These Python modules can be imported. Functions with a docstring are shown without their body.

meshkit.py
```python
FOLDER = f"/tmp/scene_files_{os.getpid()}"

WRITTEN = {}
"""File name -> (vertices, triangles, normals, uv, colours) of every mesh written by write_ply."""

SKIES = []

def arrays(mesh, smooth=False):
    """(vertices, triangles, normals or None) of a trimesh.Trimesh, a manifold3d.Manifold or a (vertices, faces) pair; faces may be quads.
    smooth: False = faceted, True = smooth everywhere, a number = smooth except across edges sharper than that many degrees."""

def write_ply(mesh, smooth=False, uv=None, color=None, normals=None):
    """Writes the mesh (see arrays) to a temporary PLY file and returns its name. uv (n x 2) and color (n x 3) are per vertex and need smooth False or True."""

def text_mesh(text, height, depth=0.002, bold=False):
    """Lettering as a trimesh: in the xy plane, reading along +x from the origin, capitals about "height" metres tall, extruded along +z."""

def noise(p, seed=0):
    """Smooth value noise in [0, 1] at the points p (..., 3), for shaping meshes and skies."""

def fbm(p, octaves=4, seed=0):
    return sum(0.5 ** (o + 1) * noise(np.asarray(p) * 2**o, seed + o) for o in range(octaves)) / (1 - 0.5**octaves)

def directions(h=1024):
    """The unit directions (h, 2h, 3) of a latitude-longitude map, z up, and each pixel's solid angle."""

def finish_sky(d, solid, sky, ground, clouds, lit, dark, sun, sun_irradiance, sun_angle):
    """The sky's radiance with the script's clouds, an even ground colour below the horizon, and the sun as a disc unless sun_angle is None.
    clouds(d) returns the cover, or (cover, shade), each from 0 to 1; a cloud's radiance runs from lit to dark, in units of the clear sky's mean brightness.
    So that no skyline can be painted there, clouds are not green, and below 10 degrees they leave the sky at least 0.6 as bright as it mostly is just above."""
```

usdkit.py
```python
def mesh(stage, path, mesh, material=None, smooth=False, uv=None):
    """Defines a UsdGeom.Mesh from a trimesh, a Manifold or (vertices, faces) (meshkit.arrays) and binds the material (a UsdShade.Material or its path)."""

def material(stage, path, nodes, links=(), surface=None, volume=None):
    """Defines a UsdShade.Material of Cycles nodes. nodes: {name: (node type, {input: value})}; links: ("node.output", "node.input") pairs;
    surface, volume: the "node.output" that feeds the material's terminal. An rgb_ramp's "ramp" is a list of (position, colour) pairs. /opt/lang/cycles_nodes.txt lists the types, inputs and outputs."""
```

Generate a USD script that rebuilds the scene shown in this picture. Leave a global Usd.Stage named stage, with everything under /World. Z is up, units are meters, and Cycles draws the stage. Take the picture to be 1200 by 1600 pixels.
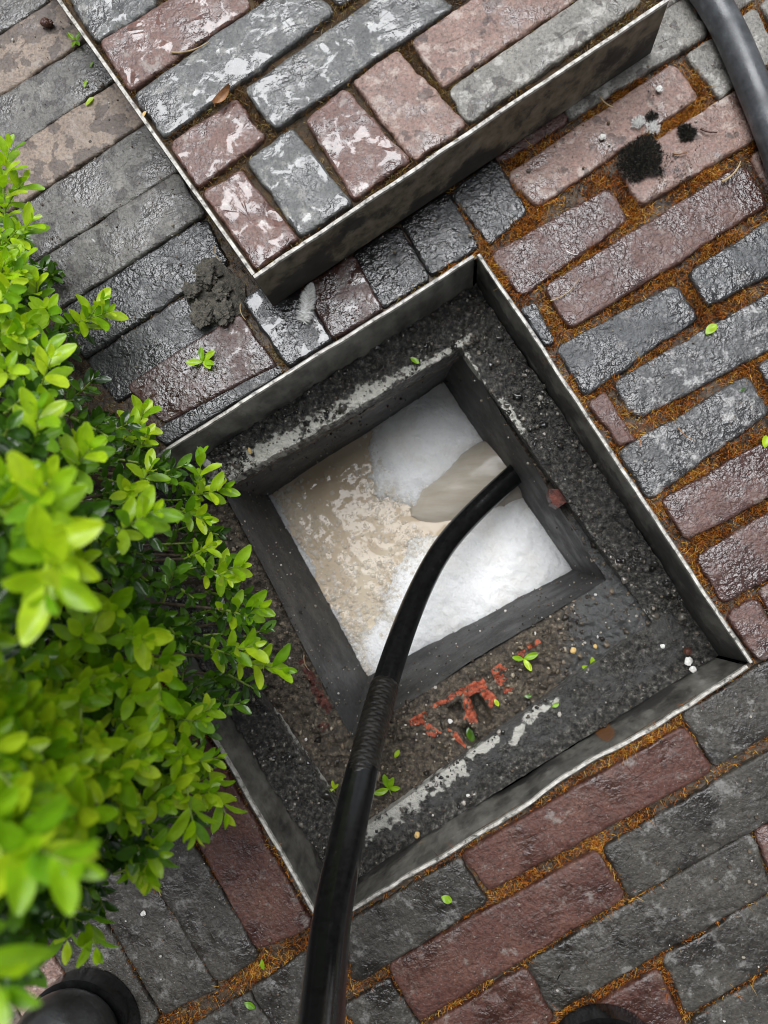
import math, numpy as np, trimesh, shapely, usdkit, meshkit
from shapely.geometry import Polygon, Point, LineString, MultiPolygon
from shapely.ops import unary_union
from scipy.spatial import Delaunay
from scipy.interpolate import RBFInterpolator
import manifold3d as m3
from pxr import Usd, UsdGeom, UsdLux, UsdShade, Gf, Sdf, Vt

stage = Usd.Stage.CreateInMemory()
UsdGeom.SetStageUpAxis(stage, UsdGeom.Tokens.z)
UsdGeom.SetStageMetersPerUnit(stage, 1.0)
world = UsdGeom.Xform.Define(stage, '/World')
stage.SetDefaultPrim(world.GetPrim())
UsdGeom.Scope.Define(stage, '/World/Looks')
rng = np.random.default_rng(7)

# ------------------------------------------------------------------ camera
FPX, CAM_H, PITCH, ROLL = 1205.48, 0.6433, 0.1027, 0.1000
_c, _s, _d, _e = math.cos(PITCH), math.sin(PITCH), math.cos(ROLL), math.sin(ROLL)
ROT = np.array([[1, 0, 0], [0, _c, -_s], [0, _s, _c]]) @ np.array([[_d, 0, _e], [0, 1, 0], [-_e, 0, _d]])
CAM = np.array([0, 0, CAM_H])
cam = UsdGeom.Camera.Define(stage, '/World/camera')
cam.CreateHorizontalApertureAttr(7.3)
cam.CreateVerticalApertureAttr(7.3 * 4 / 3)
cam.CreateFocalLengthAttr(7.3 * FPX / 1200)
cam.CreateFStopAttr(1.9)
cam.CreateFocusDistanceAttr(0.66)
cam.CreateClippingRangeAttr(Gf.Vec2f(0.01, 200))
cam.CreateExposureAttr(1.38)
_m = np.eye(4); _m[:3, :3] = ROT.T; _m[3, :3] = CAM
cam.AddTransformOp().Set(Gf.Matrix4d(*_m.ravel().tolist()))

# ------------------------------------------------------------------ sky and the bright part of the overcast
SUN = np.array([-0.08, 0.36, 0.93]); SUN /= np.linalg.norm(SUN)
ELEV, AZ = math.asin(SUN[2]), math.atan2(SUN[0], SUN[1])
usdkit.material(stage, '/World/Looks/sky', {
    'sky': ('sky_texture', {'sky_type': 'single_scattering', 'sun_disc': False, 'sun_elevation': ELEV, 'sun_rotation': AZ, 'aerosol_density': 2.0}),
    'grey': ('hsv', {'saturation': 0.25, 'value': 1.0}),
    'tc': ('texture_coordinate', {}),
    'n': ('noise_texture', {'scale': 2.2, 'detail': 5.0, 'roughness': 0.6}),
    'r': ('rgb_ramp', {'ramp': [(0.3, (0.7, 0.7, 0.72)), (0.7, (1.35, 1.35, 1.35))]}),
    'mul': ('mix_color', {'blend_type': 'multiply', 'fac': 1.0, 'use_clamp': False}),
    'bg': ('background_shader', {'strength': 0.05})},
    [('sky.color', 'grey.color'), ('tc.generated', 'n.vector'), ('n.fac', 'r.fac'), ('grey.color', 'mul.a'), ('r.color', 'mul.b'), ('mul.result', 'bg.color')], surface='bg.background')
dome = UsdLux.DomeLight.Define(stage, '/World/sky')
UsdShade.MaterialBindingAPI.Apply(dome.GetPrim()).Bind(UsdShade.Material.Get(stage, '/World/Looks/sky'))
dome.GetPrim().SetCustomDataByKey('kind', 'structure')
sun = UsdLux.DistantLight.Define(stage, '/World/sun')
sun.CreateNormalizeAttr(True); sun.CreateIntensityAttr(0.40); sun.CreateAngleAttr(46.0)
sun.CreateColorAttr(Gf.Vec3f(0.96, 0.98, 1.01))
_x = np.cross([0, 1, 0], SUN); _x /= np.linalg.norm(_x); _y = np.cross(SUN, _x)
_m = np.eye(4); _m[0, :3], _m[1, :3], _m[2, :3] = _x, _y, SUN
sun.AddTransformOp().Set(Gf.Matrix4d(*_m.ravel().tolist()))

# ------------------------------------------------------------------ helpers
def un(px, py, z=0.0):
    """point at height z seen at this place of the photograph"""
    d = ROT @ np.array([(px - 600) / FPX, -(py - 800) / FPX, -1.0])
    return CAM + (z - CAM_H) / d[2] * d
def un2(px, py, z=0.0): return un(px, py, z)[:2]
def back(P):
    q = (np.atleast_2d(P) - CAM) @ ROT
    return np.stack([600 + FPX * q[:, 0] / -q[:, 2], 800 - FPX * q[:, 1] / -q[:, 2]], 1)
def loop(pts, z): return np.array([un2(*p, z) for p in pts])
_used = {}
def numbered(parent, name):
    k = _used.get((parent, name), 0); _used[(parent, name)] = k + 1
    return name if k == 0 else '%s_%03d' % (name, k)
def cd(prim, **kw):
    for k, v in kw.items():
        if v: prim.SetCustomDataByKey(k, v)
def path_of(p): return '/World' if p is None else str(p.GetPath())
def xf(name, parent=None, loc=None, rotz=0, **kw):
    pp = path_of(parent)
    x = UsdGeom.Xform.Define(stage, pp + '/' + numbered(pp, name))
    if loc is not None: x.AddTranslateOp().Set(Gf.Vec3d(*map(float, loc)))
    if rotz: x.AddRotateZOp().Set(math.degrees(rotz))
    cd(x.GetPrim(), **kw)
    return x.GetPrim()
def obj(name, mesh, mat, parent=None, smooth=True, attrs=None, **kw):
    pp = path_of(parent)
    m = usdkit.mesh(stage, pp + '/' + numbered(pp, name), mesh, mat, smooth=smooth)
    if attrs:
        for k, v in attrs.items():
            UsdGeom.PrimvarsAPI(m).CreatePrimvar(k, Sdf.ValueTypeNames.FloatArray, 'vertex').Set(Vt.FloatArray.FromNumpy(np.asarray(v, np.float32)))
    cd(m.GetPrim(), **kw)
    return m.GetPrim()
def tm(v, f): return trimesh.Trimesh(np.asarray(v, float), np.asarray(f, int), process=False)
def cat(ms): return trimesh.util.concatenate(ms)
def fbm(p, scale, seed=0, oct=4): return meshkit.fbm(np.asarray(p) * scale + 31.7, oct, seed) - 0.5
def pieces(n, per, seed=0):
    """one random number for each piece of a joined mesh"""
    return {'rnd': np.repeat(np.random.default_rng(seed).random(n), per)}
def p3(xy, z=0.0): return np.column_stack([xy, np.full(len(xy), z)])
def grid_tri(n, m, closed_m=False):
    """triangles of an n x m vertex grid"""
    i, j = np.meshgrid(np.arange(n - 1), np.arange(m if closed_m else m - 1), indexing='ij')
    a = i * m + j; b = i * m + (j + 1) % m; c = a + m; d = b + m
    return np.vstack([np.stack([a, c, b], -1).reshape(-1, 3), np.stack([b, c, d], -1).reshape(-1, 3)])
def hfield(poly, step, zf, skirt=0.0, jit=0.3, seed=1):
    """a relief over a polygon; with an edge that goes down by skirt"""
    r = np.random.default_rng(seed)
    x0, y0, x1, y1 = poly.bounds
    X, Y = np.meshgrid(np.arange(x0, x1, step), np.arange(y0, y1, step))
    P = np.column_stack([X.ravel(), Y.ravel()]) + r.uniform(-jit, jit, (X.size, 2)) * step
    inner = poly.buffer(-step * 0.6)
    P = P[shapely.contains_xy(inner, P[:, 0], P[:, 1])]
    rings = []
    for g in (poly.geoms if hasattr(poly, 'geoms') else [poly]):
        for rg in [g.exterior, *g.interiors]:
            n = max(8, int(rg.length / step)); rings.append(np.array([rg.interpolate(t, True).coords[0] for t in np.arange(n) / n]))
    # keep the corners too
    B = np.vstack(rings)
    A = np.vstack([P, B])
    T = Delaunay(A).simplices
    C = A[T].mean(1)
    T = T[shapely.contains_xy(poly.buffer(step * 0.05), C[:, 0], C[:, 1])]
    a, b, c = A[T[:, 0]], A[T[:, 1]], A[T[:, 2]]
    ar = (b[:, 0] - a[:, 0]) * (c[:, 1] - a[:, 1]) - (b[:, 1] - a[:, 1]) * (c[:, 0] - a[:, 0])
    T = T[np.abs(ar) > 1e-12]; ar = ar[np.abs(ar) > 1e-12]
    T = np.where((ar < 0)[:, None], T[:, ::-1], T)
    V = np.column_stack([A, zf(A)])
    if skirt:
        off = len(P); vs, ts, base = [V], [T], len(V)
        for rg in rings:
            n = len(rg); idx = off + np.arange(n); low = V[idx].copy(); low[:, 2] -= skirt
            ia = np.arange(n); ib = (ia + 1) % n
            vs.append(V[idx]); vs.append(low)
            u, l = base + ia, base + n + ia
            u2, l2 = base + ib, base + n + ib
            ts.append(np.vstack([np.stack([u, l, u2], 1), np.stack([u2, l, l2], 1)]))
            base += 2 * n; off += n
        V, T = np.vstack(vs), np.vstack(ts)
    return tm(V, T)
def tube(pts, r, n=20, caps=True):
    P = np.asarray(pts, float); N = len(P); r = np.broadcast_to(r, (N,)) if np.ndim(r) < 2 else r
    t = np.gradient(P, axis=0); t /= np.linalg.norm(t, axis=1, keepdims=True)
    ref = np.array([0, 0, 1.0]) if abs(t[0, 2]) < 0.9 else np.array([1.0, 0, 0])
    V = []
    for k in range(N):
        s = np.cross(t[k], ref); s /= np.linalg.norm(s); w = np.cross(s, t[k]); ref = w
        a = np.arange(n) * 2 * np.pi / n
        V.append(P[k] + r[k] * (np.cos(a)[:, None] * s + np.sin(a)[:, None] * w))
    V = np.vstack(V); T = grid_tri(N, n, True)[:, ::-1]
    if caps:
        V = np.vstack([V, P[0], P[-1]]); a = np.arange(n); b = (a + 1) % n
        T = np.vstack([T, np.stack([np.full(n, N * n), a, b], 1)[:, ::-1] if False else np.stack([np.full(n, N * n), b, a], 1), np.stack([np.full(n, N * n + 1), (N - 1) * n + a, (N - 1) * n + b], 1)])
    m = tm(V, T)
    if m.volume < 0: m.invert()
    return m
def spline(ctrl, n):
    from scipy.interpolate import CubicSpline
    C = np.asarray(ctrl, float); d = np.r_[0, np.cumsum(np.linalg.norm(np.diff(C, axis=0), axis=1))]
    return CubicSpline(d, C)(np.linspace(0, d[-1], n))
def strands(base, dirs, length, width, bend, nseg=3, seed=3):
    """thin tapering ribbons as one mesh"""
    r = np.random.default_rng(seed); N = len(base)
    d = dirs / np.linalg.norm(dirs, axis=1, keepdims=True)
    b = r.normal(size=(N, 3)); b -= (b * d).sum(1, keepdims=True) * d; b /= np.linalg.norm(b, axis=1, keepdims=True)
    s = np.cross(d, b)
    V = np.zeros((N, 2 * nseg + 1, 3))
    for k in range(nseg + 1):
        t = k / nseg
        c = base + d * (length * t)[:, None] + b * (bend * length * t * t)[:, None]
        w = (width * (1 - 0.75 * t) / 2)[:, None] * s
        if k < nseg: V[:, 2 * k], V[:, 2 * k + 1] = c - w, c + w
        else: V[:, 2 * nseg] = c
    T = []
    for k in range(nseg - 1): T += [[2 * k, 2 * k + 1, 2 * k + 2], [2 * k + 1, 2 * k + 3, 2 * k + 2]]
    T.append([2 * nseg - 2, 2 * nseg - 1, 2 * nseg])
    T = (np.arange(N)[:, None, None] * (2 * nseg + 1) + np.array(T)[None]).reshape(-1, 3)
    return tm(V.reshape(-1, 3), T)
def lump(r, seed, rough=0.35, sub=3, flat=0.7):
    m = trimesh.creation.icosphere(subdivisions=sub); v = np.array(m.vertices)
    v = v * (1 + rough * 2 * fbm(v, 1.3, seed)[:, None] + rough * 0.8 * fbm(v, 4.5, seed + 3)[:, None]) * r
    v[:, 2] *= flat
    return tm(v, m.faces)

# ------------------------------------------------------------------ materials
def L(name): return '/World/Looks/' + name
def brick_mat(name, c0, c1, pale=0.3, wet=0.5, puddle=0.0, drops=0.0, paleC=(0.34, 0.31, 0.28), bump=1.0, gl=0.16, dim=0.42, film=0.74):
    """fired clay, part wet: mottled colour, pale bloom, a film of water, standing water, dark drops on dry clay"""
    c0, c1 = tuple(x * dim for x in c0), tuple(x * dim for x in c1); paleC = tuple(x * (0.45 + 0.55 * dim) for x in paleC)
    N = {'g': ('geometry', {}), 'oi': ('object_info', {}), 'off': ('vector_math', {'math_type': 'multiply_add', 'vector2': (3.0, 5.0, 7.0)}),
         'n1': ('noise_texture', {'scale': 34.0, 'detail': 6.0, 'roughness': 0.62}),
         'n2': ('noise_texture', {'scale': 420.0, 'detail': 3.0, 'roughness': 0.6}),
         'n3': ('noise_texture', {'scale': 70.0, 'detail': 8.0, 'roughness': 0.72}),
         'n4': ('noise_texture', {'scale': 26.0, 'detail': 7.0, 'roughness': 0.68}),
         'n5': ('noise_texture', {'scale': 62.0, 'detail': 5.0, 'roughness': 0.55, 'distortion': 0.9}),
         'n6': ('noise_texture', {'scale': 62.0, 'detail': 3.0, 'roughness': 0.5}),
         'n8': ('noise_texture', {'scale': 620.0, 'detail': 2.0, 'roughness': 0.5}), 'sp': ('map_range', {'range_type': 'smoothstep', 'from_min': 0.66, 'from_max': 0.74, 'to_max': 0.40}), 'spm': ('mix_color', {'b': (0.34, 0.32, 0.29)}),
         'n9': ('noise_texture', {'scale': 330.0, 'detail': 4.0, 'roughness': 0.7}), 'dk': ('rgb_ramp', {'ramp': [(0.34, (0.35,) * 3), (0.46, (1.0,) * 3), (0.70, (1.25,) * 3)]}), 'dkm': ('mix_color', {'blend_type': 'multiply', 'fac': 0.85, 'use_clamp': False}),
         'base': ('rgb_ramp', {'ramp': [(0.32, c0), (0.68, c1)]}),
         'grit': ('rgb_ramp', {'ramp': [(0.33, (0.66,) * 3), (0.62, (1.28,) * 3)]}),
         'gm': ('mix_color', {'blend_type': 'multiply', 'fac': 0.8, 'use_clamp': False}),
         'pm': ('map_range', {'range_type': 'smoothstep', 'from_min': 0.50 + 0.16 * (0.6 - pale), 'from_max': 0.62 + 0.16 * (0.6 - pale), 'to_max': min(1.0, 0.35 + pale)}),
         'pale': ('mix_color', {'b': paleC}),
         'wm': ('map_range', {'range_type': 'smoothstep', 'from_min': 0.68 - 0.5 * wet, 'from_max': 0.90 - 0.5 * wet}),
         'dm': ('map_range', {'range_type': 'smoothstep', 'from_min': 0.80 - 0.3 * drops, 'from_max': 0.83 - 0.3 * drops}),
         'wd': ('math', {'math_type': 'maximum'}),
         'wdark': ('mix_color', {'blend_type': 'multiply', 'b': (0.42, 0.39, 0.38)}),
         'pu': ('map_range', {'range_type': 'smoothstep', 'from_min': 0.68 - 0.3 * puddle, 'from_max': 0.80 - 0.3 * puddle}),
         'rw': ('mix_float', {'a': 0.62, 'b': gl}), 'rp': ('mix_float', {'b': 0.05}),
         'h1': ('math', {'math_type': 'multiply', 'value2': 0.9}),
         'n7': ('noise_texture', {'scale': 235.0, 'detail': 2.2, 'roughness': 0.58, 'distortion': 0.4}),
         'hs': ('math', {'math_type': 'multiply_add', 'value2': 0.20}),
         'inv': ('math', {'math_type': 'subtract', 'value1': 1.0}),
         'bs': ('math', {'math_type': 'multiply', 'value2': 0.56 * bump}),
         'bump': ('bump', {'distance': 0.0032}),
         'p': ('principled_bsdf', {'specular_ior_level': 0.85}), 'sl': ('mix_float', {'a': film, 'b': 0.80})}
    lk = [('pu.result', 'sl.fac'), ('sl.result', 'p.specular_ior_level'), ('oi.random', 'off.vector1'), ('g.position', 'off.vector3')]
    lk += [('off.vector', k + '.vector') for k in ('n1', 'n2', 'n3', 'n4', 'n5', 'n6', 'n7', 'n8', 'n9')]
    lk += [('n1.fac', 'base.fac'), ('n2.fac', 'grit.fac'), ('base.color', 'gm.a'), ('grit.color', 'gm.b'), ('n3.fac', 'pm.value'), ('pm.result', 'pale.fac'), ('gm.result', 'dkm.a'), ('n9.fac', 'dk.fac'), ('dk.color', 'dkm.b'), ('dkm.result', 'pale.a'), ('n8.fac', 'sp.value'), ('sp.result', 'spm.fac'), ('pale.result', 'spm.a'),
           ('n4.fac', 'wm.value'), ('n6.fac', 'dm.value'), ('wm.result', 'wd.value1'), ('dm.result', 'wd.value2'), ('wd.value', 'wdark.fac'), ('spm.result', 'wdark.a'),
           ('n5.fac', 'pu.value'), ('wm.result', 'rw.fac'), ('rw.result', 'rp.a'), ('pu.result', 'rp.fac'),
           ('n7.fac', 'h1.value1'), ('n2.fac', 'hs.value1'), ('h1.value', 'hs.value3'), ('pu.result', 'inv.value2'), ('inv.value', 'bs.value1'),
           ('hs.value', 'bump.height'), ('bs.value', 'bump.strength'), ('bump.normal', 'p.normal'), ('wdark.result', 'p.base_color'), ('rp.result', 'p.roughness')]
    return usdkit.material(stage, L(name), N, lk, surface='p.BSDF')
def rough_mat(name, stops, scale=60.0, detail=7.0, rough=(0.5, 0.5), bump=0.6, bscale=180.0, bdist=0.003, spec=0.5, rscale=30.0, stain=None, stain2=None, stretch=None, gradz=None):
    """earth, mortar, metal: noise through a ramp; stain = (colour) laid where the mesh's stain value says"""
    N = {'g': ('geometry', {}), 'n': ('noise_texture', {'scale': scale, 'detail': detail, 'roughness': 0.66}), 'r': ('rgb_ramp', {'ramp': stops}),
         'mp': ('mapping', {'scale': stretch or (1, 1, 1)}),
         'b1': ('noise_texture', {'scale': bscale, 'detail': 5.0, 'roughness': 0.65}), 'b2': ('noise_texture', {'scale': bscale * 4.3, 'detail': 3.0}),
         'bm': ('math', {'math_type': 'multiply_add', 'value2': 0.4}), 'bp': ('bump', {'strength': bump, 'distance': bdist}),
         'rn': ('noise_texture', {'scale': rscale, 'detail': 5.0}), 'rr': ('map_range', {'from_min': 0.38, 'from_max': 0.62, 'to_min': rough[0], 'to_max': rough[1], 'clamp': True}),
         'p': ('principled_bsdf', {'specular_ior_level': spec})}
    lk = [('g.position', 'mp.vector'), ('mp.vector', 'n.vector'), ('n.fac', 'r.fac'), ('g.position', 'b1.vector'), ('g.position', 'b2.vector'), ('b2.fac', 'bm.value1'), ('b1.fac', 'bm.value3'), ('bm.value', 'bp.height'),
          ('bp.normal', 'p.normal'), ('g.position', 'rn.vector'), ('rn.fac', 'rr.value'), ('rr.result', 'p.roughness')]
    src = 'r.color'
    for k, (att, col) in enumerate([x for x in (stain, stain2) if x]):
        N['at%d' % k] = ('attribute', {'attribute': att}); N['sn%d' % k] = ('noise_texture', {'scale': 120.0, 'detail': 10.0, 'roughness': 0.95, 'distortion': 0.6})
        N['sa%d' % k] = ('math', {'math_type': 'add'}); N['sm%d' % k] = ('map_range', {'range_type': 'smoothstep', 'from_min': 0.90, 'from_max': 1.04}); N['mx%d' % k] = ('mix_color', {'b': col})
        lk += [('g.position', 'sn%d.vector' % k), ('at%d.fac' % k, 'sa%d.value1' % k), ('sn%d.fac' % k, 'sa%d.value2' % k), ('sa%d.value' % k, 'sm%d.value' % k), ('sm%d.result' % k, 'mx%d.fac' % k), (src, 'mx%d.a' % k)]
        src = 'mx%d.result' % k
    lk.append((src, 'p.base_color'))
    return usdkit.material(stage, L(name), N, lk, surface='p.BSDF')
def leaf_mat(name, stops, rand='oi.random', rough=0.33, trans=0.35, spec=0.5):
    N = {'oi': ('object_info', {}), 'at': ('attribute', {'attribute': 'rnd'}), 'ge': ('geometry', {}), 'r': ('rgb_ramp', {'ramp': stops}),
         'n': ('noise_texture', {'scale': 160.0, 'detail': 3.0}), 'nr': ('rgb_ramp', {'ramp': [(0.3, (0.8, 0.82, 0.8)), (0.7, (1.15, 1.12, 1.1))]}),
         'm': ('mix_color', {'blend_type': 'multiply', 'fac': 1.0, 'use_clamp': False}),
         'b': ('bump', {'strength': 0.25, 'distance': 0.0012}),
         'p': ('principled_bsdf', {'roughness': rough, 'specular_ior_level': spec}), 't': ('translucent_bsdf', {}), 'tc': ('mix_color', {'blend_type': 'multiply', 'fac': 1.0, 'b': (1.1, 1.15, 0.5), 'use_clamp': False}),
         'x': ('mix_closure', {'fac': trans})}
    return usdkit.material(stage, L(name), N, [(rand, 'r.fac'), ('ge.position', 'n.vector'), ('n.fac', 'nr.fac'), ('r.color', 'm.a'), ('nr.color', 'm.b'), ('m.result', 'p.base_color'), ('m.result', 'tc.a'), ('tc.result', 't.color'),
        ('n.fac', 'b.height'), ('b.normal', 'p.normal'), ('p.BSDF', 'x.closure1'), ('t.BSDF', 'x.closure2')], surface='x.closure')
def island_mat(name, stops, rough=0.6, trans=0.0, spec=0.4):
    N = {'g': ('attribute', {'attribute': 'rnd'}), 'r': ('rgb_ramp', {'ramp': stops}), 'p': ('principled_bsdf', {'roughness': rough, 'specular_ior_level': spec})}
    lk = [('g.fac', 'r.fac'), ('r.color', 'p.base_color')]
    if trans:
        N['t'] = ('translucent_bsdf', {}); N['x'] = ('mix_closure', {'fac': trans})
        return usdkit.material(stage, L(name), N, lk + [('r.color', 't.color'), ('p.BSDF', 'x.closure1'), ('t.BSDF', 'x.closure2')], surface='x.closure')
    return usdkit.material(stage, L(name), N, lk, surface='p.BSDF')

BM = {
    'R': brick_mat('red_clay_wet_shaded', dim=0.44, c0=(0.13, 0.043, 0.028), c1=(0.205, 0.088, 0.058), pale=0.22, wet=0.48, gl=0.26, film=0.42, bump=0.9),  # red clay of the lower pavers, colour also dimmed for the person's shade
    'P': brick_mat('purple_clay_wet', (0.165, 0.068, 0.050), (0.26, 0.130, 0.098), pale=0.30, wet=0.60, gl=0.12, bump=1.3, paleC=(0.38, 0.30, 0.26)),
    'Q': brick_mat('purple_clay_drying', dim=0.78, c0=(0.18, 0.098, 0.074), c1=(0.27, 0.165, 0.125), pale=0.50, wet=0.42, drops=0.66, gl=0.16, paleC=(0.42, 0.34, 0.29)),
    'G': brick_mat('grey_clay_wet', (0.072, 0.075, 0.078), (0.140, 0.145, 0.148), pale=0.30, wet=0.60, gl=0.12, bump=1.3),
    'W': brick_mat('grey_clay_white_bloom', (0.085, 0.085, 0.085), (0.16, 0.16, 0.158), pale=0.50, wet=0.60, gl=0.12, bump=1.3, paleC=(0.58, 0.57, 0.55)),
    'K': brick_mat('black_clay_wet', (0.035, 0.036, 0.037), (0.085, 0.085, 0.084), pale=0.15, wet=0.64, gl=0.12, bump=1.2),
    'N': brick_mat('dark_clay_damp_shaded', dim=0.36, c0=(0.062, 0.054, 0.042), c1=(0.135, 0.120, 0.095), pale=0.42, wet=0.52, gl=0.26, film=0.42, bump=0.9, paleC=(0.27, 0.26, 0.24)),  # damp clay with the stooping person's shade put into its colour
    'D': brick_mat('pale_grey_clay_drying', dim=0.78, c0=(0.15, 0.14, 0.12), c1=(0.235, 0.22, 0.185), pale=0.5, wet=0.34, drops=0.74, gl=0.2, paleC=(0.42, 0.40, 0.36)),
    'T': brick_mat('tan_clay_drying', dim=0.78, c0=(0.19, 0.135, 0.095), c1=(0.27, 0.20, 0.145), pale=0.4, wet=0.25, drops=0.98, gl=0.22, paleC=(0.30, 0.25, 0.21), bump=0.7),
    'U': brick_mat('grey_brown_clay_drying', dim=0.78, c0=(0.085, 0.08, 0.07), c1=(0.15, 0.14, 0.12), pale=0.35, wet=0.50, drops=0.9, gl=0.14, paleC=(0.24, 0.22, 0.19)),
    'X': brick_mat('tray_red_clay_puddled', dim=0.46, c0=(0.20, 0.088, 0.064), c1=(0.31, 0.16, 0.118), pale=0.36, wet=0.5, puddle=0.60, gl=0.14, paleC=(0.38, 0.32, 0.28)),
    'Y': brick_mat('tray_grey_clay_puddled', dim=0.46, c0=(0.115, 0.118, 0.115), c1=(0.20, 0.20, 0.185), pale=0.4, wet=0.52, puddle=0.60, gl=0.13, paleC=(0.36, 0.35, 0.31)),
    'Z': brick_mat('dark_clay_puddled', (0.05, 0.05, 0.052), (0.10, 0.10, 0.10), pale=0.15, wet=0.66, puddle=0.66, gl=0.16),
    'V': brick_mat('red_clay_puddled', (0.10, 0.045, 0.034), (0.17, 0.085, 0.065), pale=0.2, wet=0.6, puddle=0.48, gl=0.16),
}
M_bed = rough_mat('joint_soil', [(0.3, (0.018, 0.012, 0.007)), (0.5, (0.05, 0.03, 0.012)), (0.7, (0.10, 0.055, 0.018))], scale=120, bump=0.9, bscale=260, rough=(0.35, 0.8))
M_moss = island_mat('joint_moss', [(0.0, (0.018, 0.009, 0.003)), (0.25, (0.10, 0.034, 0.006)), (0.5, (0.40, 0.10, 0.008)), (0.80, (0.60, 0.20, 0.014)), (1.0, (0.66, 0.40, 0.07))], rough=0.5, trans=0.3)
M_mossd = island_mat('joint_moss_dark', [(0.0, (0.025, 0.014, 0.006)), (0.5, (0.10, 0.045, 0.010)), (0.85, (0.25, 0.11, 0.018)), (1.0, (0.30, 0.24, 0.07))], rough=0.5, trans=0.2)
M_black = island_mat('black_moss', [(0.0, (0.004, 0.004, 0.003)), (0.6, (0.013, 0.012, 0.009)), (0.9, (0.04, 0.036, 0.024)), (1.0, (0.09, 0.075, 0.04))], rough=0.6)
M_straw = rough_mat('straw', [(0.3, (0.20, 0.12, 0.05)), (0.7, (0.46, 0.36, 0.20))], scale=150, rough=(0.5, 0.7), bump=0.2)
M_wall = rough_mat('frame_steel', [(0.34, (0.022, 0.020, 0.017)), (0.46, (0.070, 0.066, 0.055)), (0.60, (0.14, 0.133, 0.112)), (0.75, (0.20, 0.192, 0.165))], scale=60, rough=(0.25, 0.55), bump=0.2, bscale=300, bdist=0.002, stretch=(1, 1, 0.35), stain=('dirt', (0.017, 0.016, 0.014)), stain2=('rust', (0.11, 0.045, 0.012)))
M_rim = rough_mat('worn_rim', [(0.36, (0.06, 0.055, 0.045)), (0.47, (0.34, 0.32, 0.28)), (0.68, (0.62, 0.60, 0.54))], scale=190, rough=(0.4, 0.6), bump=0.3, bscale=300, bdist=0.001)
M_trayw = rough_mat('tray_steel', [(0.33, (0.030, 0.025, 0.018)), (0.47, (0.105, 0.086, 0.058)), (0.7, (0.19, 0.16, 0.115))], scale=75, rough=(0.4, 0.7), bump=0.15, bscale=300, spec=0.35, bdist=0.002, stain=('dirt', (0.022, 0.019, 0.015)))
M_ledge = rough_mat('ledge_dirt', [(0.34, (0.008, 0.008, 0.0075)), (0.47, (0.036, 0.034, 0.030)), (0.58, (0.10, 0.093, 0.080)), (0.68, (0.28, 0.265, 0.235))], scale=240, rough=(0.10, 0.34), bump=1.0, bscale=260, bdist=0.006, spec=0.9, stain=('smooth', (0.088, 0.088, 0.083)), stain2=('white', (0.66, 0.64, 0.57)))
M_mason = rough_mat('broken_mortar', [(0.30, (0.014, 0.012, 0.009)), (0.46, (0.058, 0.046, 0.033)), (0.58, (0.12, 0.097, 0.068)), (0.70, (0.27, 0.22, 0.15))], scale=190, rough=(0.3, 0.75), bump=1.0, bscale=210, bdist=0.004, stain=('grey', (0.085, 0.085, 0.083)))
M_clay = rough_mat('orange_clay', [(0.33, (0.05, 0.016, 0.009)), (0.46, (0.32, 0.062, 0.026)), (0.68, (0.50, 0.13, 0.06))], scale=190, rough=(0.4, 0.7), bump=0.8, bscale=320)
M_dkclay = rough_mat('dark_red_clay', [(0.33, (0.02, 0.008, 0.006)), (0.5, (0.085, 0.022, 0.014)), (0.7, (0.15, 0.045, 0.03))], scale=190, rough=(0.3, 0.6), bump=0.8, bscale=320)
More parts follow.
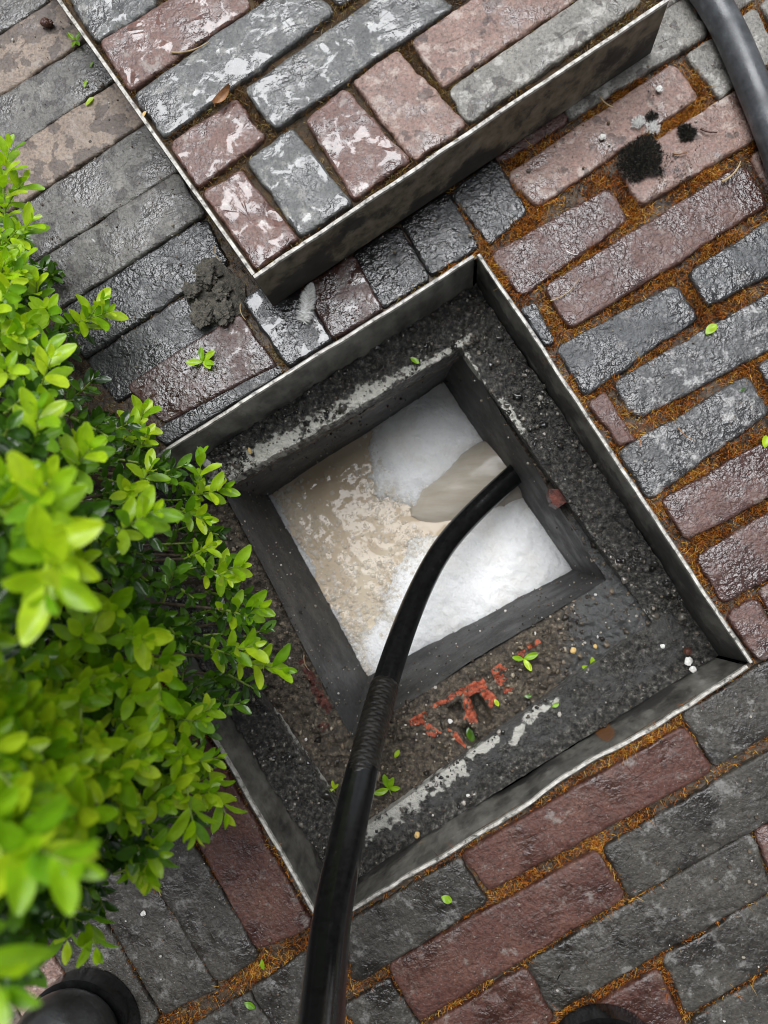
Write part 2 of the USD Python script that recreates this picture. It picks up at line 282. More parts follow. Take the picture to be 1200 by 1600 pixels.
M_pit = rough_mat('pit_cement', [(0.3, (0.026, 0.026, 0.025)), (0.5, (0.045, 0.045, 0.043)), (0.68, (0.068, 0.067, 0.064)), (0.74, (0.24, 0.24, 0.23))], scale=300, rough=(0.5, 0.75), spec=0.3, bump=0.15, bscale=420, bdist=0.0015)
M_water = usdkit.material(stage, L('murky_water'), {
    'g': ('geometry', {}), 'n': ('noise_texture', {'scale': 14.0, 'detail': 5.0}), 'r': ('rgb_ramp', {'ramp': [(0.3, (0.40, 0.315, 0.215)), (0.55, (0.50, 0.41, 0.30)), (0.75, (0.58, 0.50, 0.38))]}),
    'b': ('noise_texture', {'scale': 60.0, 'detail': 2.0}), 'bp': ('bump', {'strength': 0.25, 'distance': 0.004}),
    'p': ('principled_bsdf', {'roughness': 0.05, 'specular_ior_level': 0.26})},
    [('g.position', 'n.vector'), ('g.position', 'b.vector'), ('n.fac', 'r.fac'), ('r.color', 'p.base_color'), ('b.fac', 'bp.height'), ('bp.normal', 'p.normal')], surface='p.BSDF')
M_stream = usdkit.material(stage, L('pouring_water'), {
    'g': ('geometry', {}), 'mp': ('mapping', {'rotation': (0, 0, -0.75), 'scale': (1, 7, 1)}), 'n': ('noise_texture', {'scale': 22.0, 'detail': 6.0, 'roughness': 0.65}), 'r': ('rgb_ramp', {'ramp': [(0.3, (0.36, 0.315, 0.25)), (0.5, (0.405, 0.36, 0.295)), (0.7, (0.45, 0.41, 0.35))]}),
    'lw': ('layer_weight', {'blend': 0.35}), 'mr': ('map_range', {'from_min': 0.0, 'from_max': 0.9, 'to_min': 0.10, 'to_max': 0.34, 'clamp': True}), 'tr': ('transparent_bsdf', {'color': (0.95, 0.92, 0.86)}), 'x': ('mix_closure', {}),
    'bp': ('bump', {'strength': 0.10, 'distance': 0.003}), 'p': ('principled_bsdf', {'roughness': 0.12, 'specular_ior_level': 0.22})},
    [('g.position', 'mp.vector'), ('mp.vector', 'n.vector'), ('n.fac', 'r.fac'), ('r.color', 'p.base_color'), ('n.fac', 'bp.height'), ('bp.normal', 'p.normal'), ('lw.facing', 'mr.value'), ('mr.result', 'x.fac'), ('p.BSDF', 'x.closure1'), ('tr.BSDF', 'x.closure2')], surface='x.closure')
M_foam = usdkit.material(stage, L('white_foam'), {
    'g': ('geometry', {}), 'n': ('noise_texture', {'scale': 22.0, 'detail': 6.0}), 'r': ('rgb_ramp', {'ramp': [(0.3, (0.88, 0.85, 0.79)), (0.55, (0.96, 0.955, 0.94))]}),
    'v': ('voronoi_texture', {'scale': 330.0}), 'n2': ('noise_texture', {'scale': 110.0, 'detail': 6.0, 'roughness': 0.7, 'distortion': 1.5}), 'ad': ('math', {'math_type': 'multiply_add', 'value2': -0.5}),
    'bp': ('bump', {'strength': 0.55, 'distance': 0.004}), 'p': ('principled_bsdf', {'roughness': 0.55, 'specular_ior_level': 0.12, 'subsurface_weight': 0.7, 'subsurface_radius': (1, 1, 1), 'subsurface_scale': 0.007})},
    [('g.position', 'n.vector'), ('g.position', 'v.vector'), ('g.position', 'n2.vector'), ('n.fac', 'r.fac'), ('r.color', 'p.base_color'), ('v.distance', 'ad.value1'), ('n2.fac', 'ad.value3'), ('ad.value', 'bp.height'), ('bp.normal', 'p.normal')], surface='p.BSDF')
M_bubble = usdkit.material(stage, L('bubble_film'), {'g': ('attribute', {'attribute': 'rnd'}), 'r': ('rgb_ramp', {'ramp': [(0, (0.62, 0.54, 0.42)), (0.6, (0.78, 0.73, 0.64)), (1, (0.94, 0.92, 0.88))]}), 'p': ('principled_bsdf', {'roughness': 0.05, 'specular_ior_level': 0.7}),
    'lw': ('layer_weight', {'blend': 0.5}), 'mr': ('map_range', {'from_min': 0.15, 'from_max': 0.85, 'to_min': 0.70, 'to_max': 0.15, 'clamp': True}), 't': ('transparent_bsdf', {}), 'x': ('mix_closure', {})},
    [('g.fac', 'r.fac'), ('r.color', 'p.base_color'), ('lw.facing', 'mr.value'), ('mr.result', 'x.fac'), ('p.BSDF', 'x.closure1'), ('t.BSDF', 'x.closure2')], surface='x.closure')
M_hose = rough_mat('black_rubber', [(0.35, (0.004, 0.004, 0.004)), (0.66, (0.008, 0.008, 0.008)), (0.78, (0.03, 0.029, 0.027))], scale=160, rough=(0.09, 0.2), bump=0.05, bscale=300, bdist=0.001, spec=0.36)
M_sleeve = rough_mat('braided_rubber', [(0.35, (0.007, 0.006, 0.005)), (0.6, (0.015, 0.013, 0.010)), (0.78, (0.045, 0.038, 0.03))], scale=160, rough=(0.22, 0.5), bump=0.3, bscale=500, bdist=0.001, spec=0.4)
M_hose2 = rough_mat('scuffed_grey_rubber', [(0.35, (0.03, 0.032, 0.034)), (0.55, (0.055, 0.058, 0.062)), (0.72, (0.10, 0.105, 0.11)), (0.8, (0.3, 0.3, 0.3))], scale=70, rough=(0.22, 0.5), bump=0.2, bscale=300, bdist=0.001)
M_boot = rough_mat('wet_boot_rubber', [(0.35, (0.006, 0.006, 0.005)), (0.6, (0.016, 0.016, 0.015)), (0.8, (0.05, 0.05, 0.045))], scale=45, rough=(0.15, 0.5), bump=0.15, bscale=130, bdist=0.002, spec=0.6)
M_cloth = rough_mat('dark_trouser_cloth', [(0.3, (0.02, 0.022, 0.026)), (0.7, (0.045, 0.048, 0.055))], scale=200, rough=(0.8, 0.9), bump=0.4, bscale=900)
M_jacket = rough_mat('dark_jacket_cloth', [(0.3, (0.012, 0.014, 0.018)), (0.7, (0.03, 0.034, 0.042))], scale=160, rough=(0.6, 0.8), bump=0.3, bscale=700)
M_skin = rough_mat('skin', [(0.3, (0.42, 0.24, 0.17)), (0.7, (0.56, 0.34, 0.25))], scale=60, rough=(0.4, 0.55), bump=0.1, bscale=600)
M_mud = rough_mat('wet_mud', [(0.3, (0.022, 0.02, 0.016)), (0.5, (0.075, 0.067, 0.052)), (0.72, (0.18, 0.16, 0.125))], scale=200, rough=(0.25, 0.7), bump=1.0, bscale=300)
M_white = rough_mat('chalky_white', [(0.3, (0.42, 0.40, 0.35)), (0.6, (0.74, 0.73, 0.69))], scale=200, rough=(0.6, 0.8), bump=0.6, bscale=500, bdist=0.001)
M_down = island_mat('white_down', [(0.0, (0.62, 0.61, 0.58)), (1.0, (0.86, 0.86, 0.84))], rough=0.6, trans=0.3)
M_soil = rough_mat('hedge_soil', [(0.3, (0.010, 0.008, 0.005)), (0.6, (0.035, 0.026, 0.016)), (0.75, (0.07, 0.05, 0.03))], scale=60, rough=(0.6, 0.9), bump=1.0)
M_grit = island_mat('grit', [(0.0, (0.02, 0.017, 0.014)), (0.6, (0.12, 0.09, 0.06)), (0.88, (0.28, 0.25, 0.2)), (1.0, (0.6, 0.58, 0.54))], rough=0.5)
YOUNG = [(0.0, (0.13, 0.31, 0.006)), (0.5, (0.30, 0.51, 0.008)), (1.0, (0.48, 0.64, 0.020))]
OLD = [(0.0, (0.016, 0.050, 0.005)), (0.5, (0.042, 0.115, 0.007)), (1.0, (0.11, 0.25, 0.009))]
M_young = leaf_mat('young_box_leaf', YOUNG); M_old = leaf_mat('old_box_leaf', OLD, rough=0.22, trans=0.22, spec=0.6)
M_youngs = leaf_mat('young_box_foliage', YOUNG, rand='at.fac'); M_olds = leaf_mat('old_box_foliage', OLD, rand='at.fac', rough=0.22, trans=0.22, spec=0.6)
M_stem = rough_mat('green_stem', [(0.3, (0.10, 0.16, 0.02)), (0.7, (0.26, 0.34, 0.05))], scale=200, rough=(0.5, 0.6), bump=0.2)
M_twig = rough_mat('woody_twig', [(0.3, (0.05, 0.035, 0.02)), (0.7, (0.17, 0.13, 0.08))], scale=150, rough=(0.7, 0.8), bump=0.6)
M_dead = rough_mat('dead_leaf', [(0.3, (0.14, 0.055, 0.02)), (0.7, (0.36, 0.19, 0.08))], scale=90, rough=(0.35, 0.5), bump=0.4)
M_dkbrown = rough_mat('dark_brown_bud', [(0.3, (0.03, 0.01, 0.006)), (0.7, (0.09, 0.035, 0.02))], scale=90, rough=(0.3, 0.5), bump=0.4)
M_yel = rough_mat('yellow_chip', [(0.3, (0.42, 0.25, 0.06)), (0.7, (0.62, 0.45, 0.18))], scale=90, rough=(0.4, 0.5), bump=0.4)

# ------------------------------------------------------------------ the frame's plan
FR_PX = [(746, 400), (1171, 1036), (507, 1446), (128, 790)]          # top, right, bottom, left corners of the rim
FR = loop(FR_PX, 0.0)
FRP = Polygon(FR)
LEDGE_Z, MASON_Z, WATER_Z = -0.072, -0.096, -0.25
IN_PX = [(720, 545), (1020, 972), (556, 1303), (222, 830)]           # the opening in the ledge
IN = loop(IN_PX, LEDGE_Z)
PT = np.array([un(720, 545, -0.080), un(946, 906, -0.097), un(548, 1152, -0.100), un(345, 760, -0.080)])     # top of the pit walls
PB = np.array([un(692, 598, WATER_Z), un(893, 890, WATER_Z), un(575, 1056, WATER_Z), un(420, 775, WATER_Z)])  # waterline

# ------------------------------------------------------------------ pavement: every brick by its corners
GROUND_BRICKS = [   # (kind, four corners in the photograph)
 ('K', (707,300),(772,250),(822,328),(765,375)), ('K', (630,345),(697,302),(747,385),(675,425)), ('K', (553,395),(622,352),(668,432),(600,478)),
 ('V', (478,447),(550,403),(597,485),(522,527)), ('Z', (383,470),(447,425),(517,533),(455,575)),
 ('P', (752,203),(858,140),(888,186),(782,250)), ('D', (862,128),(1072,-2),(1105,52),(893,182)), ('D', (830,75),(1040,-55),(1068,-8),(857,122)),
 ('Q', (795,272),(1055,97),(1090,150),(840,320)), ('D', (1077,85),(1180,15),(1215,88),(1125,150)), ('D', (1110,45),(1180,-5),(1150,-50),(1075,-10)), ('D', (1190,5),(1290,-60),(1320,0),(1225,70)),
 ('Q', (967,258),(1190,118),(1228,185),(1003,318)), ('P', (770,395),(950,293),(982,340),(815,460)), ('P', (853,448),(1162,256),(1200,316),(890,512)),
 ('Q', (1175,245),(1290,170),(1325,235),(1213,305)),
 ('G', (814,482),(834,472),(865,530),(846,543)), ('G', (1080,425),(1215,338),(1250,403),(1107,475)), ('G', (872,543),(1055,446),(1090,495),(915,615)),
 ('W', (960,598),(1215,452),(1250,520),(997,652)), ('P', (922,630),(944,615),(989,685),(970,694)), ('W', (970,705),(1168,588),(1203,642),(1015,777)), ('W', (1188,572),(1270,525),(1310,580),(1224,628)),
 ('P', (1037,782),(1215,680),(1248,748),(1072,842)), ('P', (1090,872),(1215,795),(1252,872),(1132,942)), ('P', (1135,962),(1180,938),(1222,1005),(1188,1037)), ('P', (1188,925),(1270,875),(1310,945),(1232,995)),
 ('N', (1070,1117),(1215,1030),(1255,1115),(1120,1193)), ('R', (727,1337),(1068,1140),(1107,1203),(765,1387)), ('N', (543,1447),(716,1347),(757,1408),(553,1537)),
 ('N', (947,1328),(1215,1172),(1255,1250),(987,1400)), ('R', (612,1510),(930,1335),(972,1400),(655,1592)), ('N', (828,1510),(1172,1308),(1203,1390),(865,1582)),
 ('P', (1182,1302),(1270,1248),(1305,1325),(1214,1380)), ('R', (672,1605),(820,1520),(862,1592),(715,1680)), ('N', (1043,1500),(1220,1395),(1258,1480),(1073,1582)),
 ('R', (890,1600),(1027,1522),(1064,1598),(925,1685)), ('N', (1083,1598),(1265,1492),(1305,1565),(1115,1680)),
 ('R', (222,1150),(290,1105),(483,1447),(402,1482)), ('N', (140,1212),(207,1165),(400,1495),(342,1533)), ('N', (60,1250),(130,1215),(335,1545),(255,1585)),
 ('N', (-30,1290),(50,1260),(245,1592),(175,1640)), ('Q', (-110,1320),(-40,1297),(165,1640),(90,1690)), ('T', (-200,1350),(-120,1330),(80,1690),(0,1740)),
 ('N', (397,1547),(478,1492),(530,1575),(447,1640)), ('N', (290,1612),(388,1558),(425,1612),(330,1680)), ('N', (540,1577),(605,1535),(650,1605),(590,1650)),
 ('U', (-120,55),(40,-50),(72,2),(-85,105)), ('T', (-130,140),(100,-8),(138,52),(-90,200)), ('U', (-90,210),(150,58),(188,112),(-45,275)), ('T', (-50,285),(190,125),(232,182),(-5,340)),
 ('U', (-5,350),(230,193),(275,262),(30,418)), ('U', (40,425),(275,272),(315,332),(85,482)), ('K', (90,490),(318,342),(352,406),(132,553)), ('K', (137,562),(356,416),(378,484),(180,625)),
 ('V', (203,603),(372,493),(426,568),(255,655)), ('K', (238,674),(432,572),(448,594),(262,700)),
]
TRAY_Z = 0.063
TRAY_BRICKS = [
 ('Y', (105,-10),(215,-70),(240,5),(150,62)), ('X', (157,65),(345,-52),(390,5),(202,138)), ('Y', (205,150),(460,-32),(520,15),(250,217)), ('Y', (382,140),(640,-45),(705,8),(430,198)),
 ('X', (257,228),(368,155),(410,212),(302,295)), ('X', (310,307),(375,265),(463,372),(390,425)), ('Y', (387,250),(455,200),(547,315),(470,367)), ('X', (480,187),(537,138),(637,248),(553,307)),
 ('Q', (553,125),(620,78),(727,192),(648,248)), ('Q', (645,62),(850,-78),(900,-5),(692,132)), ('D', (702,140),(930,-18),(1008,-5),(732,188)),
 ('Y', (475,-45),(700,-200),(745,-145),(532,3)), ('X', (355,-62),(560,-200),(600,-140),(400,-4)), ('D', (655,-55),(880,-215),(930,-160),(715,-5)), ('Y', (225,-80),(420,-210),(455,-160),(252,-8)),
]
def brick_mesh(quad, top, depth, seed, rad=0.005, rough=1.0, n=84, clip=None):
    """one worn paver: rounded outline, rounded arris, uneven top"""
    q = np.array(quad, float)
    if np.cross(q[1] - q[0], q[2] - q[0]) < 0: q = q[::-1]
    c = q.mean(0)
    ring0 = Polygon(q)
    if clip is not None and clip.intersects(ring0):
        ring0 = ring0.difference(clip)
        if ring0.geom_type != 'Polygon': ring0 = max(ring0.geoms, key=lambda g: g.area)
        c = np.array(ring0.centroid.coords[0])
    w = min(np.linalg.norm(q[1] - q[0]), np.linalg.norm(q[2] - q[1]), np.linalg.norm(q[3] - q[2]), np.linalg.norm(q[0] - q[3]))
    rad = min(rad, w * 0.25)
    ins = [(0.0, -depth), (0.0, -0.0034), (0.0004, -0.0017), (0.0012, -0.0006), (0.0028, -0.0001)]
    d = 0.007
    while d < w * 0.46: ins.append((d, 0.0)); d += max(0.004, w * 0.06)
    V = []
    start = q[0] - c
    a0 = math.atan2(start[1], start[0])
    for d, dz in ins:
        e = ring0.buffer(-d - rad * max(0.15, 1 - d * 40), join_style='mitre').buffer(rad * max(0.15, 1 - d * 40), quad_segs=6)
        if e.is_empty: break
        if e.geom_type != 'Polygon': e = max(e.geoms, key=lambda g: g.area)
        ex = shapely.geometry.polygon.orient(e).exterior
        # start each ring at the same corner so that the rings line up
        s0 = ex.project(Point(*q[0]))
        pts = np.array([ex.interpolate((s0 + t * ex.length) % ex.length).coords[0] for t in np.arange(n) / n])
        V.append(np.column_stack([pts, np.full(n, top + dz)]))
    V = np.array(V); R = len(V)
    base = V.reshape(-1, 3)
    sd = np.array([seed * 1.37, seed * 2.11, 0])
    edge = fbm(base * [1, 1, 0] + sd, 55.0, 5, 3)
    edge2 = fbm(base * [1, 1, 0] + sd, 210.0, 6, 3)
    ring = np.repeat(np.arange(R), n)
    out = (base[:, :2] - c); out /= np.linalg.norm(out, axis=1, keepdims=True) + 1e-9
    k = np.clip(1 - (ring - 1) / 5.0, 0, 1)
    base[:, :2] += out * (k * (edge * 0.0062 + edge2 * 0.0042) * rough)[:, None]
    tilt = np.random.default_rng(seed).normal(0, 0.006, 2)
    base[:, 2] += np.where(ring > 0, ((base[:, :2] - c) @ tilt) + rough * (fbm(base + sd, 38.0, 9, 3) * 0.0030 + fbm(base + sd, 140.0, 10, 3) * 0.0016), 0)
    chip = np.clip(fbm(base * [1, 1, 0] + sd, 75.0, 12, 2) - 0.17, 0, 1) * 0.020
    base[:, 2] -= np.where((ring > 0) & (ring < 6), chip * rough, 0)
    T = grid_tri(R, n, True)
    V = np.vstack([base, base[-n:].mean(0)]); a = np.arange(n); b = (a + 1) % n
    T = np.vstack([T, np.stack([(R - 1) * n + a, np.full(n, R * n), (R - 1) * n + b], 1)])
    m = tm(V, T[:, ::-1])
    return m

pavement = xf('pavement', kind='structure')
brick_polys = []
for i, (k, *c) in enumerate(GROUND_BRICKS):
    q = loop(c, 0.0)
    q = np.array(Polygon(q).buffer(0.0020 if k in 'GWPQD' else 0.0029, join_style='mitre').exterior.coords[:4])
    P = Polygon(q)
    brick_polys.append(P)
    h = {'V': -0.001, 'K': -0.002}.get(k, 0.0) + 0.0012 * math.sin(i * 2.3)
    obj('brick', brick_mesh(q, h, 0.035, i + 1, rad=0.0062 if k in 'GWPQ' else 0.0045, clip=FRP.buffer(0.0055, join_style='mitre')), BM[k], pavement)
# further courses just outside the picture, laid like the ones in it
A0 = un2(612, 1510); A1 = un2(930, 1335)
U_ = (A1 - A0) / np.linalg.norm(A1 - A0); V_ = np.array([U_[1], -U_[0]])
traced = unary_union([p.buffer(0.004) for p in brick_polys] + [FRP.buffer(0.02)])
view = Polygon([un2(*p) for p in ((0, 0), (1200, 0), (1200, 1600), (0, 1600))])
bed_hedge = Polygon([(-2.5, -0.9), (-0.40, -0.62), (-0.36, -0.30), (-0.345, 0.0), (-0.40, 0.25), (-0.52, 0.42), (-0.62, 0.9), (-2.5, 0.9)])
cnt = 0
for r_ in range(-16, 17):
    for s_ in range(-6, 7):
        o = A0 + V_ * 0.0725 * r_ + U_ * (0.213 * s_ + (0.106 if r_ % 2 else 0.0))
        q = np.array([o, o + U_ * 0.203, o + U_ * 0.203 + V_ * 0.064, o + V_ * 0.064])
        P = Polygon(q)
        if abs(P.centroid.x) > 0.85 or abs(P.centroid.y - 0.05) > 0.95 or P.intersects(bed_hedge) or P.intersection(traced).area > 0.55 * P.area or P.intersection(view).area > 0.02 * P.area: continue
        cnt += 1
        brick_polys.append(P)
        obj('brick', brick_mesh(q, 0.0, 0.035, 300 + cnt, n=48, clip=traced), BM['PGNRGKNP'[(cnt * 5 + r_) % 8]], pavement)
bricks_u = unary_union(brick_polys)
bed = Polygon([(-14, -14), (14, -14), (14, 14), (-14, 14)], [FRP.buffer(0.001).exterior.coords])
bv, bf = trimesh.creation.triangulate_polygon(bed, engine='earcut')
M_far = usdkit.material(stage, L('far_paving'), {
    'g': ('geometry', {}), 'mp': ('mapping', {'rotation': (0, 0, -math.atan2(U_[1], U_[0]))}),
    'b': ('brick_texture', {'scale': 1.0, 'brick_width': 0.213, 'row_height': 0.0725, 'mortar_size': 0.006, 'color1': (0.13, 0.085, 0.075), 'color2': (0.10, 0.10, 0.098), 'mortar': (0.06, 0.035, 0.012)}),
    'n': ('noise_texture', {'scale': 60.0, 'detail': 6.0}), 'r': ('rgb_ramp', {'ramp': [(0.3, (0.6,) * 3), (0.7, (1.4,) * 3)]}), 'm': ('mix_color', {'blend_type': 'multiply', 'fac': 1.0, 'use_clamp': False}),
    's': ('separate_xyz', {}), 'ax': ('math', {'math_type': 'absolute'}), 'ay': ('math', {'math_type': 'absolute'}), 'mxm': ('math', {'math_type': 'maximum'}), 'gt': ('math', {'math_type': 'greater_than', 'value2': 0.80}),
    'soil': ('rgb_ramp', {'ramp': [(0.3, (0.016, 0.011, 0.007)), (0.5, (0.045, 0.028, 0.012)), (0.7, (0.085, 0.05, 0.018))]}), 'n2': ('noise_texture', {'scale': 130.0, 'detail': 6.0}),
    'sel': ('mix_color', {}), 'bp': ('bump', {'strength': 0.8, 'distance': 0.003}), 'p': ('principled_bsdf', {'roughness': 0.55})},
    [('g.position', 'mp.vector'), ('mp.vector', 'b.vector'), ('g.position', 'n.vector'), ('n.fac', 'r.fac'), ('b.color', 'm.a'), ('r.color', 'm.b'), ('g.position', 's.vector'), ('s.x', 'ax.value1'), ('s.y', 'ay.value1'),
     ('ax.value', 'mxm.value1'), ('ay.value', 'mxm.value2'), ('mxm.value', 'gt.value1'), ('gt.value', 'sel.fac'), ('g.position', 'n2.vector'), ('n2.fac', 'soil.fac'), ('soil.color', 'sel.a'), ('m.result', 'sel.b'), ('sel.result', 'p.base_color'), ('n2.fac', 'bp.height'), ('bp.normal', 'p.normal')], surface='p.BSDF')
obj('joint_bed', tm(p3(bv, -0.0065), bf), M_far, pavement, smooth=False)
obj('hedge_bed', hfield(bed_hedge.intersection(shapely.box(-1.2, -0.9, 0, 0.9)).difference(bricks_u.buffer(0.002)), 0.012, lambda a: 0.001 + 0.008 * fbm(p3(a), 40.0, 2)), M_soil, None, kind='structure')

# ------------------------------------------------------------------ inspection pit: steel frame, ledge, broken masonry, cement walls
pit = xf('inspection_pit', label='square drain pit with rusty steel rim and cement walls, sunk among the pavers', category='drain pit')
def px_dist(P, segs):
    """distance in photograph pixels to the nearest of some strokes (x0,y0,x1,y1,width)"""
    p = back(P); out = np.zeros(len(P))
    for x0, y0, x1, y1, w in segs:
        a, b = np.array([x0, y0]), np.array([x1, y1]); t = np.clip(((p - a) @ (b - a)) / ((b - a) @ (b - a)), 0, 1)
        d = np.linalg.norm(p - a - t[:, None] * (b - a), axis=1)
        out = np.maximum(out, np.clip(1.25 - d / w, 0, 1))
    return out
def steel_wall(a, b, z0, z1, t, inward, wob, seed, nL=110, nH=26, top_wave=0.0):
    """a thin plate from a to b: inner face, top edge, outer face, dented and uneven"""
    a, b = np.array(a), np.array(b); u = (b - a) / np.linalg.norm(b - a)
    s = np.linspace(0, 1, nL)
    prof = [(0.0, z) for z in np.linspace(z0, z1, nH)] + [(t, z) for z in np.linspace(z1, z0, 6)]
    V = []
    for o, z in prof:
        xy = a + s[:, None] * (b - a) - inward * o
        P = np.column_stack([xy, np.full(nL, z)])
        w = fbm(np.column_stack([s * 6, np.full(nL, z * 12), np.zeros(nL)]), 1.0, seed) * wob * np.clip(np.minimum(s, 1 - s) * 12, 0, 1)
        P[:, :2] += inward * w[:, None]
        if z > z1 - 1e-6: P[:, 2] += fbm(np.column_stack([s * 14, np.zeros(nL), np.zeros(nL)]), 1.0, seed + 4) * 0.004 + top_wave * np.sin(s * 9) * 0.5
        V.append(P)
    m = tm(np.vstack(V), grid_tri(len(prof), nL))
    # turn it so that the inner face looks inward
    if (m.face_normals[:nL, :2] @ inward).mean() < 0: m.invert()
    return m, np.array(V[nH - 1])
cen = FR.mean(0)
RUST = [(940, 1138, 948, 1146, 16)]
for i, (wob, seed) in enumerate([(0.004, 2), (0.010, 5), (0.005, 8), (0.004, 11)]):
    a, b = FR[i], FR[(i + 1) % 4]
    u = (b - a) / np.linalg.norm(b - a); inw = np.array([-u[1], u[0]])
    if inw @ (cen - a) < 0: inw = -inw
    e = 0.0035 if i % 2 else 0.0
    m, topline = steel_wall(a + u * e, b - u * e, LEDGE_Z - 0.006, 0.0015, 0.0028, inw, wob, seed)
    v = np.asarray(m.vertices)
    sz = (v[:, 2] - LEDGE_Z) / 0.072
    dirt = np.clip(0.78 - 0.5 * sz + 1.1 * fbm(v, 34.0, 3 + i), 0, 1) * (0.95 if i in (0, 3) else 0.62) + (0.12 if i in (0,) else 0)
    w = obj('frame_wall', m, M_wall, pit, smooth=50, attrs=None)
    # smooth=angle splits vertices: write stains for the written points
    pts = np.array(UsdGeom.Mesh(w).GetPointsAttr().Get())
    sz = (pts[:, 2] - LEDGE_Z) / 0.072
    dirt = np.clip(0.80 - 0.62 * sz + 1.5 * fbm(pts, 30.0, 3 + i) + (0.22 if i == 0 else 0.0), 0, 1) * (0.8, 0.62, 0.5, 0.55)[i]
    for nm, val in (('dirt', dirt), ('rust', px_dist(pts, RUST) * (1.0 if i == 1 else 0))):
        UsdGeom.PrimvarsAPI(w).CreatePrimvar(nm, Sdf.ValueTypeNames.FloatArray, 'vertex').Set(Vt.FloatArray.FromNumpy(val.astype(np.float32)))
    # bright worn lip on the plate's edge
    wl = np.where(fbm(topline, 60.0, 20 + i) > 0.22, 0.25, 1.0) * (1.0 + 0.8 * fbm(topline, 40.0, 21 + i)) * (0.0012 if i != 1 else 0.0013)
    o1 = topline.copy(); o1[:, :2] += inw * 0.0004; o2 = topline.copy(); o2[:, :2] -= inw * (0.0006 + wl)[:, None]
    o1[:, 2] += 0.0009; o2[:, 2] += 0.0009; o3 = o1.copy(); o3[:, 2] -= 0.004; o4 = o2.copy(); o4[:, 2] -= 0.006
    lip = tm(np.vstack([o3, o1, o2, o4]), grid_tri(4, len(topline)))
    if lip.face_normals[:, 2].sum() < 0: lip.invert()
    obj('rim_lip', lip, M_rim, w, smooth=40)
inpoly = Polygon(IN)
ledge_poly = FRP.buffer(-0.0005).difference(inpoly)
WHITE = [(350, 742, 430, 700, 34), (430, 700, 520, 648, 30), (520, 648, 590, 605, 24), (590, 605, 660, 568, 15), (660, 575, 735, 525, 8), (728, 560, 752, 598, 13), (785, 625, 815, 672, 11), (975, 925, 1008, 958, 8),
         (555, 1300, 640, 1248, 36), (640, 1248, 722, 1198, 24), (735, 1180, 775, 1155, 13), (800, 1160, 835, 1110, 13), (840, 1112, 870, 1093, 9), (430, 1100, 470, 1170, 9), (470, 1165, 520, 1235, 6)]
def ledge_z(a):
    P = p3(a, LEDGE_Z)
    dw = shapely.distance(shapely.points(a), FRP.exterior)
    px = back(P); low = np.clip((px[:, 0] * 0.63 + px[:, 1] - 1560) / 60, 0, 1)       # the side by the lower right wall is a smooth gutter
    bank = 0.012 * np.exp(-(dw / 0.012) ** 2)
    gut = -0.006 * np.exp(-((dw - 0.016) / 0.010) ** 2) * low
    rough = (1 - 0.7 * low) * (0.014 * fbm(P, 45.0, 4) + 0.013 * fbm(P, 150.0, 5, 3) + 0.008 * fbm(P, 380.0, 6, 2))
    return LEDGE_Z + bank * (1 - low) + gut + rough
lm = hfield(ledge_poly, 0.0013, ledge_z, skirt=0.022)
lv = np.array(lm.vertices); lpx = back(lv)
lowk = np.clip((lpx[:, 0] * 0.63 + lpx[:, 1] - 1560) / 60, 0, 1)
obj('ledge', lm, M_ledge, pit, smooth=True, attrs={'white': px_dist(lv, WHITE) * 0.53 + 0.05 + 0.25 * fbm(lv, 60.0, 43) + 0.75 * fbm(lv, 230.0, 44, 3), 'smooth': lowk * (0.45 + 0.5 * fbm(lv, 30.0, 41)) * np.clip((shapely.distance(shapely.points(lv[:, :2]), FRP.exterior) - 0.007) / 0.008, 0, 1)})
def crumbs(region, n, zf, seed, r0, mat, name):
    r = np.random.default_rng(seed); x0, y0, x1, y1 = region.bounds
    P = r.uniform([x0, y0], [x1, y1], (n * 6, 2)); P = P[shapely.contains_xy(region, P[:, 0], P[:, 1])]
    P = P[r.random(len(P)) < np.clip(0.25 + 3.5 * fbm(p3(P), 45.0, seed + 1), 0.05, 1)][:n]
    ic = trimesh.creation.icosphere(subdivisions=1); rr = np.clip(r.lognormal(math.log(r0), 0.5, len(P)), 0.0004, 0.004)
    sc = r.uniform(0.6, 1.35, (len(P), 1, 3)); jit = 1 + 0.28 * r.normal(size=(len(P), len(ic.vertices), 1))
    V = (ic.vertices[None] * sc * jit * rr[:, None, None] + np.column_stack([P, zf(P)])[:, None]).reshape(-1, 3)
    return obj(name, tm(V, (ic.faces[None] + (np.arange(len(P)) * len(ic.vertices))[:, None, None]).reshape(-1, 3)), mat, pit, smooth=True, kind='stuff', attrs=pieces(len(P), len(ic.vertices), seed))
M_crumb = island_mat('dirt_crumb', [(0.0, (0.008, 0.008, 0.007)), (0.5, (0.035, 0.031, 0.025)), (0.8, (0.11, 0.097, 0.078)), (1.0, (0.36, 0.33, 0.28))], rough=0.22, spec=0.7)
M_crumb2 = island_mat('mortar_crumb', [(0.0, (0.015, 0.012, 0.009)), (0.5, (0.07, 0.055, 0.04)), (0.85, (0.17, 0.135, 0.09)), (1.0, (0.40, 0.34, 0.25))], rough=0.45)
upper_ledge = ledge_poly.intersection(Polygon(loop([(0, 0), (1200, 0), (1200, 930), (1000, 985), (330, 1500), (100, 1500), (0, 800)], LEDGE_Z)))
crumbs(upper_ledge, 3800, lambda a: ledge_z(a), 71, 0.00105, M_crumb, 'dirt_crumbs')
crumbs(ledge_poly.intersection(FRP.exterior.buffer(0.010)), 1300, lambda a: ledge_z(a), 73, 0.0011, M_crumb, 'dirt_crumbs')
